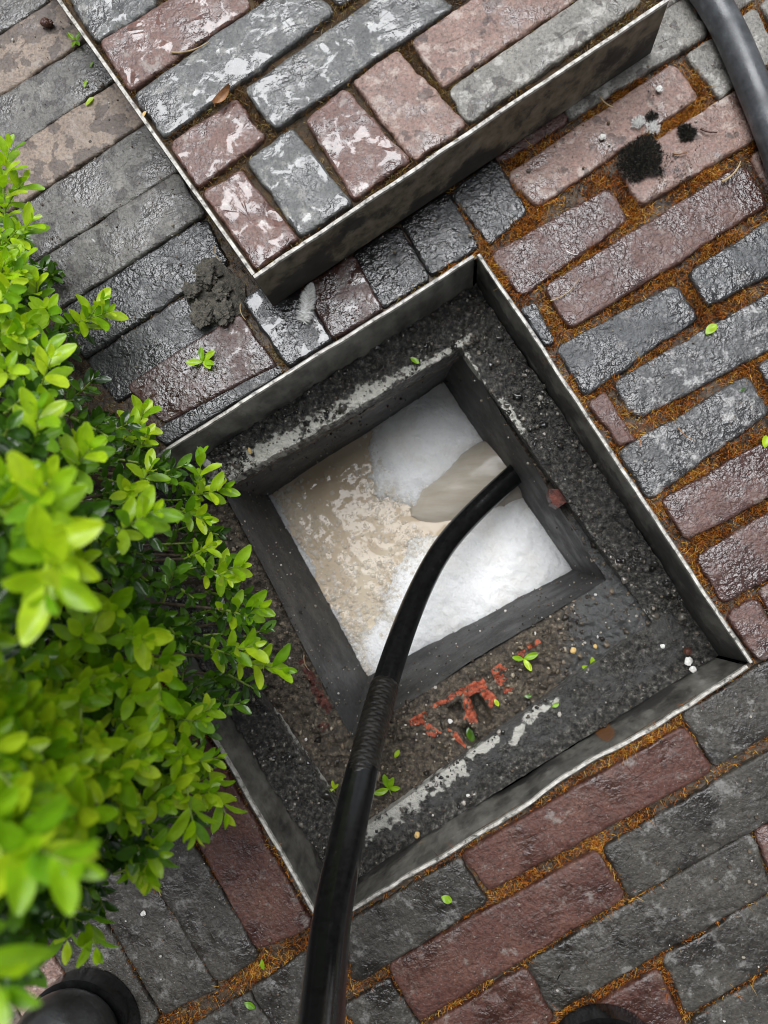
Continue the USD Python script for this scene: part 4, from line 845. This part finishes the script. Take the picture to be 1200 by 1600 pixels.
# ------------------------------------------------------------------ loose leaves and litter
def loose(px, z, ang, ln, label, mat=None, name='loose_leaf', cat_='leaf', lift=0.0012, tilt=0.15, wide=1.0):
    p = un(*px, z + lift)
    a = -math.radians(ang)
    x = np.array([math.cos(a), math.sin(a), tilt * 0.5]); M = frame_of(x, np.array([0.15 * math.sin(ang), 0.2, 1.0]))
    v = LVd * [1, wide, 1] - [0.5, 0, 0]
    v = v * ln @ M; v[:, 2] += -v[:, 2].min()
    return obj(name, tm(v + p - [0, 0, 0.0005], LFd), mat or M_young, None, smooth=True, label=label, category=cat_)
def loose_sprig(px, z, angs, ln, label):
    p = un(*px, z + 0.001)
    t = xf('leaf_sprig', label=label, category='sprig')
    a0 = -math.radians(angs[0])
    st = np.array([p - 0.4 * ln * np.array([math.cos(a0), math.sin(a0), 0]), p + [0, 0, 0.001], p + 0.5 * ln * np.array([math.cos(a0), math.sin(a0), 0.1])])
    obj('stem', tube(spline(st, 8), 0.0005, 6), M_stem, t, smooth=True)
    for k, g in enumerate(angs):
        a = -math.radians(g)
        M = frame_of(np.array([math.cos(a), math.sin(a), 0.3 + 0.1 * (k % 2)]), np.array([0, 0.1, 1.0]))
        obj('leaf', tm(LVd * ln * (1 - 0.12 * (k % 3)) @ M + p + [0, 0, 0.0012 + 0.0004 * k], LFd), M_young, t, smooth=True)
loose((143, 100), 0, -70, 0.0055, 'tiny green leaf on the joint left of the cover, below the leaf sprig')
loose((133, 131), 0, -80, 0.0075, 'narrow green leaf on a dark paver left of the cover')
loose((140, 158), 0, -50, 0.0105, 'oval green leaf on the tan paver left of the cover', wide=1.1)
loose((225, 178), TRAY_Z, -70, 0.006, 'tiny yellow leaf at the steel lip of the cover', M_yel, wide=1.3)
loose((648, 563), LEDGE_Z + 0.004, 35, 0.010, 'yellow green leaf on the wet ledge at the far side of the pit', wide=1.2)
loose((390, 704), LEDGE_Z + 0.004, 70, 0.007, 'small mustard yellow leaf on the white crusted ledge', M_yel)
loose((1111, 514), 0.001, -45, 0.0120, 'round green leaf on the mossy joint right of the pit', wide=1.5)
loose((1196, 690), 0.001, -80, 0.0105, 'pale yellow green leaf at the right edge of the picture', wide=1.4)
loose((1160, 609), 0.001, -20, 0.006, 'tiny green leaf scrap on the white speckled paver', M_old)
loose((698, 1405), 0.001, 20, 0.0090, 'small round green leaf on the dark paver below the pit', wide=1.6)
loose((776, 1098), MASON_Z + 0.004, 60, 0.0075, 'small green leaf beside the largest orange brick fragment', wide=1.3)
loose((735, 1148), MASON_Z - 0.018, 70, 0.0150, 'dark green leaf lying down in the hole of the broken brick', M_old, wide=1.2)
loose((868, 1102), LEDGE_Z + 0.002, -30, 0.0070, 'small green leaf on the white streak of the lower ledge', wide=1.3)
loose((825, 1088), MASON_Z + 0.003, -10, 0.0070, 'dull green leaf on mortar between the sprigs', M_old, wide=1.2)
loose((620, 1178), MASON_Z + 0.004, -60, 0.0080, 'small green leaf on mortar just right of the hose', wide=1.3)
loose((482, 1203), MASON_Z + 0.006, 5, 0.0090, 'pale green leaf on the left mortar edge near the hose', wide=0.9)
loose((410, 1507), 0.0, 80, 0.0085, 'small leaf standing on the joint left of the hose, upper of two')
loose((390, 1571), 0.0, 20, 0.0095, 'small leaf on the mossy joint at the bottom, left of the hose', wide=1.2)
loose_sprig((120, 66), 0, (-60, 50, 110, -140), 0.010, 'four leaved green sprig on the dark paver by the cover edge')
loose_sprig((318, 566), 0, (-40, 15, 40, 170, -95), 0.0145, 'green leaf sprig lying on the wet red paver left of the pit')
loose_sprig((818, 1030), MASON_Z + 0.004, (-25, 55, 190), 0.0145, 'forked green sprig beside the small orange fragments')
loose_sprig((928, 1048), MASON_Z + 0.006, (-100, -40, 90, 200), 0.0130, 'upright green sprig on the grey mortar near the right corner')
loose_sprig((608, 1232), MASON_Z + 0.006, (-110, -70, -10, 165), 0.0145, 'green sprig on mortar just right of the hose')
loose_sprig((522, 1232), MASON_Z + 0.006, (-100, -50, 160), 0.0080, 'tiny green sprig tucked against the left of the hose')
# curled dead leaf, bud, chips
s = np.linspace(0, 1, 12); V = []
for a in s:
    for b in np.linspace(-1, 1, 7):
        w = 0.0042 * math.sin(math.pi * min(1, a * 0.92 + 0.06)) ** 0.7
        V.append([0.019 * (a - 0.5), w * b, 0.003 + 0.0035 * b * b + 0.006 * (a - 0.4) ** 2 * 2])
V = np.array(V) @ frame_of(np.array([0.72, 0.68, 0.0]), np.array([0, 0, 1.0])) + un(351, 157, TRAY_Z + 0.001)
obj('dead_leaf', tm(V, grid_tri(12, 7)[:, ::-1]), M_dead, None, smooth=True, label='curled brown dead leaf in the joint on the lifted cover', category='dead leaf')
m = lump(0.0062, 5, 0.4); m.apply_transform(trimesh.transformations.rotation_matrix(0.8, [0, 0, 1])); m.vertices *= [1, 0.6, 1]
obj('seed_bud', tm(m.vertices + un(73, 36, 0.004), m.faces), M_dkbrown, None, smooth=True, label='dark brown shrivelled bud on the tan paver at the upper left', category='bud')
for px, z, r_, s_, lab, mt in [((592, 1083 - 0), 0, 0, 0, '', None)][:0] + [
        ((316, 492), 0.0, 0.0105, 1, 'rounded mud clod, left one of the pair by the wet red paver', M_mud), ((349, 490), 0.0, 0.0095, 2, 'rounded mud clod, right one of the pair by the wet red paver', M_mud),
        ((325, 430), 0.0, 0.0100, 3, 'flat crumbly mud clod near the corner of the cover', M_mud), ((345, 455), 0.0, 0.0080, 4, 'small dark mud clod between the cover corner and the clod pair', M_mud), ((300, 455), 0.0, 0.0065, 6, 'smallest mud clod, farthest from the pit', M_mud),
        ((1030, 139), 0.002, 0.0030, 7, 'pale grey crumb of lichen on the purple paver above the black moss', M_white), ((941, 214), 0.002, 0.0028, 8, 'white crumb left of the black moss clump', M_white),
        ((435, 1155), MASON_Z + 0.010, 0.0032, 9, 'round white pebble on the left mortar edge', M_white), ((452, 1159), MASON_Z + 0.010, 0.0022, 10, 'small white chip beside the round pebble', M_white),
        ((1076, 1033), LEDGE_Z + 0.004, 0.0040, 12, 'angular white chip in the right corner of the frame', M_white), ((1036, 1010), LEDGE_Z + 0.004, 0.0022, 13, 'small white chip on grey mortar near the right corner', M_white),
        ((1083, 1046), LEDGE_Z + 0.004, 0.0030, 14, 'second white chip touching the angular one in the right corner', M_white), ((896, 1016), MASON_Z + 0.012, 0.0028, 15, 'ochre chip on mortar above the upright sprig', M_yel), ((930, 1010), MASON_Z + 0.014, 0.0018, 16, 'tiny ochre chip nearest the right corner of the pit', M_yel),
        ((652, 1305), LEDGE_Z + 0.004, 0.0026, 17, 'ochre chip on the dark lower ledge right of the hose', M_yel), ((703, 1127 - 0), MASON_Z + 0.004, 0.0022, 18, 'white chip in the broken orange brick', M_white), ((224, 1427), 0.0, 0.0020, 19, 'pale stone crumb on the dark paver left of the hose', M_white),
        ((322, 724), LEDGE_Z + 0.012, 0.0036, 21, 'white crumb by the hedge tip on the ledge', M_white), ((1105 - 30, 1018), LEDGE_Z + 0.006, 0.0034, 22, 'reddish chip above the white chips in the right corner', M_dkbrown)]:
    m = lump(r_, s_, 0.9 if mt is M_mud else 0.7, sub=4 if mt is M_mud else 1, flat=0.5 if r_ > 0.006 else 0.55)
    if mt is M_mud: m = tm(m.vertices * (1 + 0.5 * fbm(np.array(m.vertices) / r_, 3.0, s_ + 9)[:, None] + 0.4 * fbm(np.array(m.vertices) / r_, 9.0, s_ + 12)[:, None]), m.faces)
    nm = 'mud_clod' if mt is M_mud else 'stone_chip'
    obj(nm, tm(m.vertices + un(*px, z + r_ * (0.5 if mt is M_mud else 0.2)), m.faces), mt, None, smooth=mt is M_mud, label=lab, category='mud clod' if mt is M_mud else 'chip')
mudp = Polygon(loop([(290, 405), (335, 400), (380, 440), (385, 490), (360, 503), (320, 510), (298, 495), (285, 450)], 0.001))
def mud_z(a):
    d = shapely.distance(shapely.points(a), mudp.exterior); k = np.clip(d / 0.012, 0, 1)
    return -0.0042 + 0.0030 * k + 0.013 * fbm(p3(a), 70.0, 120, 3) + 0.008 * fbm(p3(a), 200.0, 121, 3)
obj('mud_smear', hfield(mudp, 0.0014, mud_z), M_mud, None, smooth=True, kind='stuff', label='crumbly wet mud smeared over dark pavers at the cover corner', category='mud')
# black moss clump, white lichen
def clump(px, rpx, z, n, ln, mat, name, label, cat_, seed, hgt=0.35):
    r = np.random.default_rng(seed); c = un(*px, z); R = rpx / FPX * (CAM_H - z)
    q = r.normal(size=(n * 3, 2)); q = q / np.linalg.norm(q, axis=1, keepdims=True) * np.sqrt(r.random((n * 3, 1)))
    lim = 0.86 + 1.1 * fbm(np.column_stack([q, np.zeros(len(q))]), 2.2, seed)
    q = q[np.linalg.norm(q, axis=1) < lim][:n]; n = len(q)
    h = hgt * R * (1 - (q ** 2).sum(1)) * (1 + 1.2 * fbm(np.column_stack([q, np.zeros(n)]), 6.0, seed + 2))
    B = np.column_stack([q * R, np.maximum(h, 0)]) + c
    D = np.column_stack([q * 0.9, 0.9 * np.ones(n)]) + r.normal(size=(n, 3)) * 0.5
    st = strands(B, D, r.uniform(0.5, 1.0, n) * ln, r.uniform(0.0004, 0.0009, n), r.uniform(-0.6, 0.6, n), seed=seed)
    core = lump(R * (0.5 if hgt > 0.05 else 0.05), seed, 0.6, 3, hgt * 0.6); core.apply_translation(c)
    return obj(name, cat([core, st]), mat, None, smooth=False, attrs={'rnd': np.r_[np.full(len(core.vertices), 0.3), np.repeat(r.random(n), 7)]}, label=label, category=cat_)
clump((1003, 247), 42, 0.001, 4200, 0.0042, M_black, 'moss_clump', 'black tuft of moss on the purple paver at the upper right', 'moss clump', 41, hgt=0.2)
clump((1050, 265), 34, 0.0006, 420, 0.0022, M_black, 'soil_smear', 'thin smear of black soil crumbs right of the large black tuft', 'soil smear', 47, hgt=0.02)
clump((1072, 208), 15, 0.001, 900, 0.004, M_black, 'moss_clump', 'small black moss scrap right of the large black tuft', 'moss clump', 42, hgt=0.12)
clump((1018, 183), 10, 0.001, 300, 0.003, M_black, 'moss_clump', 'tiny black moss crumb between the white lichen patches', 'moss clump', 45)
for k, (px, R) in enumerate([((997, 192), 11), ((1020, 200), 12)]):
    clump(px, R, 0.001, 350, 0.003, M_down, 'lichen', ('white lichen flakes above the black tuft, left patch', 'white lichen flakes above the black tuft, right patch')[k], 'lichen', 43 + k, hgt=0.2)
# feather
ft = xf('feather', label='small white downy feather on the dark wet paver under the cover corner', category='feather')
A_, B_ = un(475, 503, 0.002), un(488, 444, 0.003); ax = B_ - A_; L_ = np.linalg.norm(ax); ax /= L_; sd = np.cross([0, 0, 1.0], ax)
obj('quill', tube(spline([A_ - ax * 0.002, (A_ + B_) / 2 + [0, 0, 0.002], B_], 14), np.linspace(0.0006, 0.0002, 14), 6), M_white, ft, smooth=True)
fr_ = np.random.default_rng(5); n = 900; s = fr_.random(n) ** 0.85; sgn = np.where(fr_.random(n) < 0.5, -1.0, 1.0)
Bq = A_ + ax * (s * L_)[:, None] + np.array([0, 0, 1]) * (0.002 + 0.002 * np.sin(np.pi * s))[:, None]
Dq = ax * np.where(s < 0.22, 0.3 * fr_.normal(size=n), 0.75)[:, None] + sd * sgn[:, None] + fr_.normal(size=(n, 3)) * [0.12, 0.12, 0.16]
lnq = 0.0085 * np.sin(np.pi * np.clip(0.25 + 0.72 * s, 0, 1)) ** 0.8
fs = np.linspace(0.16, 1, 16); fw = 0.0050 * np.sin(np.pi * np.clip(0.12 + 0.86 * (fs - 0.1) / 0.9, 0, 1)) ** 0.7
fv = np.array([A_ + ax * (a_ * L_) + sd * (w_ * t_) + np.array([0, 0, 0.0022 + 0.002 * math.sin(math.pi * a_) - 0.0012 * t_ * t_]) for a_, w_ in zip(fs, fw) for t_ in np.linspace(-1, 1, 9)])
obj('vane', tm(fv, grid_tri(16, 9)), M_down, ft, smooth=True, attrs={'rnd': np.full(len(fv), 1.0)})
obj('vane', strands(Bq, Dq, lnq, np.full(n, 0.0008), fr_.uniform(-0.2, 0.5, n), seed=6), M_down, ft, smooth=False, attrs=pieces(n, 7, 8))
# straws and twigs
for px0, px1, z, r_, mt, lab, nm in [((268, 82), (328, 64), TRAY_Z, 0.0008, M_straw, 'bleached straw bit lying across bricks in the lifted cover', 'straw'), ((938, 152), (957, 167), 0.002, 0.0009, M_straw, 'short yellow straw by the moss beside the cover', 'straw'),
        ((1128, 284), (1157, 252), 0.003, 0.0011, M_straw, 'pale stick lying over the moss at the right', 'twig'), ((1095, 201), (1120, 207), 0.002, 0.0009, M_dkbrown, 'dark twig on the purple paver near the grey hose', 'twig'), ((1052, 240), (1073, 238), 0.002, 0.0009, M_dead, 'brown twig right of the black moss tuft', 'twig'),
        ((376, 475), (384, 500), 0.002, 0.0006, M_straw, 'thin yellow straw by the mud clods', 'straw'), ((335, 385), (345, 408), 0.002, 0.0004, M_straw, 'fine pale straw at the foot of the cover', 'straw'), ((249, 1357), (252, 1400), 0.002, 0.0007, M_straw, 'pale straw on the dark paver under the hedge', 'straw'),
        ((1060, 668), (1085, 688), 0.002, 0.0006, M_dead, 'thin brown twig on the white bloomed paver', 'twig'), ((408, 1200), (424, 1232), LEDGE_Z + 0.004, 0.0006, M_dead, 'brown stalk on the left ledge near the hedge', 'twig'), ((475, 1023), (484, 1048), MASON_Z + 0.01, 0.0005, M_straw, 'pale stalk at the left pit edge', 'straw'),
        ((860, 470), (905, 435), 0.003, 0.0005, M_straw, 'fine straw on the wet purple paver right of the rim', 'straw'), ((885, 392), (902, 398), 0.002, 0.0005, M_white, 'white fibre on the wet purple paver', 'straw')]:
    a, b = un(*px0, z + r_), un(*px1, z + r_ + 0.001)
    w = np.cross(b - a, [0, 0, 1.0]) * 0.12
    obj(nm, tube(spline([a, (a + b) / 2 + w + [0, 0, 0.0008], b], 12), np.linspace(r_ * 1.1, r_ * 0.5, 12), 7), mt, None, smooth=True, label=lab, category=nm)
# grit: uncountable specks on pavers, ledge and mortar
def specks(region, n, zf, seed, rmean=0.0006):
    r = np.random.default_rng(seed); x0, y0, x1, y1 = region.bounds
    P = r.uniform([x0, y0], [x1, y1], (n * 4, 2)); P = P[shapely.contains_xy(region, P[:, 0], P[:, 1])][:n]
    ic = trimesh.creation.icosphere(subdivisions=0)
    rr = np.clip(r.lognormal(math.log(rmean), 0.5, len(P)), 0.0003, 0.0022)
    sc = r.uniform(0.6, 1.5, (len(P), 1, 3))
    V = (ic.vertices[None] * sc * rr[:, None, None] + np.column_stack([P, zf(P)])[:, None]).reshape(-1, 3)
    return tm(V, (ic.faces[None] + (np.arange(len(P)) * len(ic.vertices))[:, None, None]).reshape(-1, 3))
vis = view.difference(FRP).difference(Polygon(TC)).intersection(bricks_u)
grit = cat([specks(vis, 1500, lambda P: np.full(len(P), 0.0006), 1, 0.00045), specks(ledge_poly, 700, lambda P: ledge_z(P) + 0.0004, 2), specks(mason_poly, 1000, lambda P: mason_z(P) + 0.0004, 3, 0.0007)])
grit_rnd = np.repeat(np.random.default_rng(9).random(len(grit.vertices) // 12), 12)
obj('grit', grit, M_grit, None, smooth=False, kind='stuff', attrs={'rnd': grit_rnd}, label='tiny crumbs and specks strewn over pavers, ledge and mortar', category='grit')

# ------------------------------------------------------------------ the person's boots at the lower edge of the picture
person = xf('person', label='person in wet black rubber boots and dark trousers standing at the lower edge', category='person')
def ball(c, r, sc=(1, 1, 1)):
    return m3.Manifold.sphere(1.0, 28).scale([r * k for k in sc]).translate([float(x) for x in c])
def hullof(*b): return m3.Manifold.batch_hull(list(b))
def smooth_mesh(man, it=8, edge=0.007):
    m = man.refine_to_length(edge).to_mesh(); t = trimesh.Trimesh(m.vert_properties[:, :3], m.tri_verts)
    trimesh.smoothing.filter_taubin(t, iterations=it); return t
def boot(toe, heading):
    """toe = point of the toe tip on the ground, heading = direction the toe points"""
    h = np.array([math.cos(heading), math.sin(heading)]); s_ = np.array([-h[1], h[0]])
    def at(f, l, z): return np.r_[toe + h * f + s_ * l, z]
    upper = hullof(ball(at(-0.0455, 0.0, 0.040), 0.0425, (1, 1, 0.8)), ball(at(-0.085, 0.012, 0.05), 0.043), ball(at(-0.085, -0.012, 0.05), 0.043), ball(at(-0.14, 0, 0.07), 0.042)) \
        + hullof(ball(at(-0.14, 0, 0.07), 0.042), ball(at(-0.20, 0, 0.085), 0.043), ball(at(-0.245, 0, 0.05), 0.038)) \
        + hullof(ball(at(-0.20, 0, 0.085), 0.047), ball(at(-0.235, 0, 0.06), 0.042), ball(at(-0.235, 0, 0.26), 0.056))
    sole = m3.Manifold.batch_hull([m3.Manifold.cylinder(0.020, r_, r_, 40).translate([float(x) for x in at(f, l, 0.003)]) for f, l, r_ in ((-0.047, 0.0, 0.0445), (-0.085, 0.003, 0.0485), (-0.16, 0, 0.040), (-0.245, 0, 0.040))])
    b = obj('boot', smooth_mesh(upper), M_boot, person, smooth=True)
    obj('sole', trimesh.Trimesh(sole.to_mesh().vert_properties[:, :3], sole.to_mesh().tri_verts), M_hose, b, smooth=40)
    # ridges across the toe cap
    for q, (f, zz) in enumerate(((-0.036, 0.064),)):
        pts = []
        for t in np.linspace(-1.25, 1.25, 22):
            pts.append(at(-0.062 + (0.062 + f) * math.cos(t) * 0.9, 0.045 * math.sin(t), 0.044 + (zz - 0.044) * math.cos(t) ** 0.7))
        obj('toe_ridge', tube(spline(np.array(pts), 40), 0.0014, 8), M_boot, b, smooth=True)
    return at(-0.235, 0, 0.26)
ka = boot(un2(148, 1518, 0.012), math.radians(80)); kb = boot(un2(938, 1572, 0.012), math.radians(95))
# the rest of the stooping figure stands outside the picture: trousers, jacket, arms resting on the thighs, head bent over the pit
def V3(x, y, z): return np.array([x, y, z], float)
def chain(pts): # [(point, radius), ...] as hulls of neighbouring balls
    out = None
    for (a, ra), (b, rb) in zip(pts[:-1], pts[1:]):
        h = hullof(ball(a, ra), ball(b, rb)); out = h if out is None else out + h
    return out
hip = V3(-0.12, -0.86, 0.62)
sh = V3(-0.11, -0.52, 1.02)
legs = hullof(ball(hip + [-0.09, 0, 0], 0.125), ball(hip + [0.09, 0, 0], 0.125), ball(hip + [0, 0.04, 0.08], 0.13))
knees = []
for sg, an in ((-1, ka), (1, kb)):
    kn = V3(an[0] * 0.9 + sg * 0.01, -0.50, 0.52); knees.append(kn)
    legs += chain([(hip + [sg * 0.10, 0.0, 0], 0.105), (kn, 0.068), (an - [0, 0, 0.03], 0.050)])
t = smooth_mesh(legs, 10, 0.012); v = np.array(t.vertices); v += np.array(t.vertex_normals) * (0.012 * fbm(v, 14.0, 201))[:, None]
obj('trousers', tm(v, t.faces), M_cloth, person, smooth=True)
torso = hullof(ball(hip + [0, 0.03, 0.07], 0.150, (1.15, 0.9, 0.9)), ball((hip + sh) / 2 + [0, -0.02, 0.05], 0.155, (1.15, 0.9, 0.9))) + hullof(ball((hip + sh) / 2 + [0, -0.02, 0.05], 0.155, (1.15, 0.9, 0.9)), ball(sh + [-0.12, 0, 0], 0.085), ball(sh + [0.12, 0, 0], 0.085), ball(sh + [0, -0.03, 0.03], 0.10))
hands = []
for sg, kn in ((-1, knees[0]), (1, knees[1])):
    so = sh + [sg * 0.17, -0.01, -0.01]; el = V3(so[0] + sg * 0.09, -0.66, 0.80); wr = kn + np.array([-sg * 0.015, -0.05, 0.085])
    torso += chain([(so, 0.066), (el, 0.050), (wr, 0.036)])
    hands.append((sg, el, wr, kn))
t = smooth_mesh(torso, 10, 0.012); v = np.array(t.vertices); v += np.array(t.vertex_normals) * (0.018 * fbm(v, 12.0, 202))[:, None]
obj('jacket', tm(v, t.faces), M_jacket, person, smooth=True)
skin = None
hc = sh + [0.0, 0.13, 0.16]; look = np.array([0, 0.55, -0.83])
sidev = np.array([1.0, 0, 0]); upv = np.cross(sidev, look)
def hp_(l, u, f): return hc + sidev * l + upv * u + look * f
skin = hullof(ball(hp_(0, 0.035, -0.02), 0.088), ball(hp_(0, -0.045, 0.035), 0.062), ball(hp_(0, -0.085, 0.055), 0.036)) + chain([(sh + [0, 0.0, 0.03], 0.058), (hp_(0, -0.03, -0.03), 0.055)])
skin += hullof(ball(hp_(0, 0.012, 0.085), 0.009), ball(hp_(0, -0.030, 0.108), 0.014), ball(hp_(0, -0.032, 0.085), 0.016))
skin += hullof(ball(hp_(-0.02, -0.066, 0.090), 0.008), ball(hp_(0.02, -0.066, 0.090), 0.008))
for sg in (-1, 1):
    skin += ball(hp_(sg * 0.086, -0.005, -0.01), 0.026, (0.4, 1, 1)); skin += hullof(ball(hp_(sg * 0.015, 0.028, 0.072), 0.010), ball(hp_(sg * 0.05, 0.028, 0.060), 0.010))
body = smooth_mesh(skin, 6, 0.008)
parts_ = [body]
for sg, el, wr, kn in hands:
    d = np.array([-sg * 0.10, 0.75, -0.55]); d /= np.linalg.norm(d); sd_ = np.array([1.0, 0, 0]) - d * d[0]; sd_ /= np.linalg.norm(sd_); nn = np.cross(sd_, d); nn *= np.sign(nn[2])
    hnd = hullof(ball(wr, 0.026), ball(wr + d * 0.075 + sd_ * 0.030, 0.016), ball(wr + d * 0.08 - sd_ * 0.030, 0.016))
    for k_, (o_, l_) in enumerate(((-0.033, 0.066), (-0.011, 0.080), (0.011, 0.076), (0.033, 0.060))):
        b0 = wr + d * 0.078 + sd_ * o_
        hnd += chain([(b0, 0.0095), (b0 + d * l_ * 0.45 + sd_ * o_ * 0.25 - nn * 0.004, 0.0088), (b0 + d * l_ * 0.72 + sd_ * o_ * 0.3 - nn * 0.018, 0.0082), (b0 + d * l_ * 0.85 + sd_ * o_ * 0.3 - nn * 0.036, 0.0075)])
    th = -sg * sd_
    hnd += chain([(wr + d * 0.02 + th * 0.020, 0.014), (wr + d * 0.055 + th * 0.055 - nn * 0.006, 0.0105), (wr + d * 0.085 + th * 0.066 - nn * 0.016, 0.009)])
    obj('hand', smooth_mesh(hnd, 4, 0.004), M_skin, person, smooth=True)
obj('body', cat(parts_), M_skin, person, smooth=True)
cap = hullof(ball(hp_(0, 0.045, -0.024), 0.097), ball(hp_(0, 0.02, -0.06), 0.080)) + hullof(ball(hp_(-0.05, 0.060, 0.06), 0.008), ball(hp_(0.05, 0.060, 0.06), 0.008), ball(hp_(-0.03, 0.055, 0.135), 0.006), ball(hp_(0.03, 0.055, 0.135), 0.006))
obj('knit_cap', smooth_mesh(cap, 4, 0.008), M_jacket, person, smooth=True)
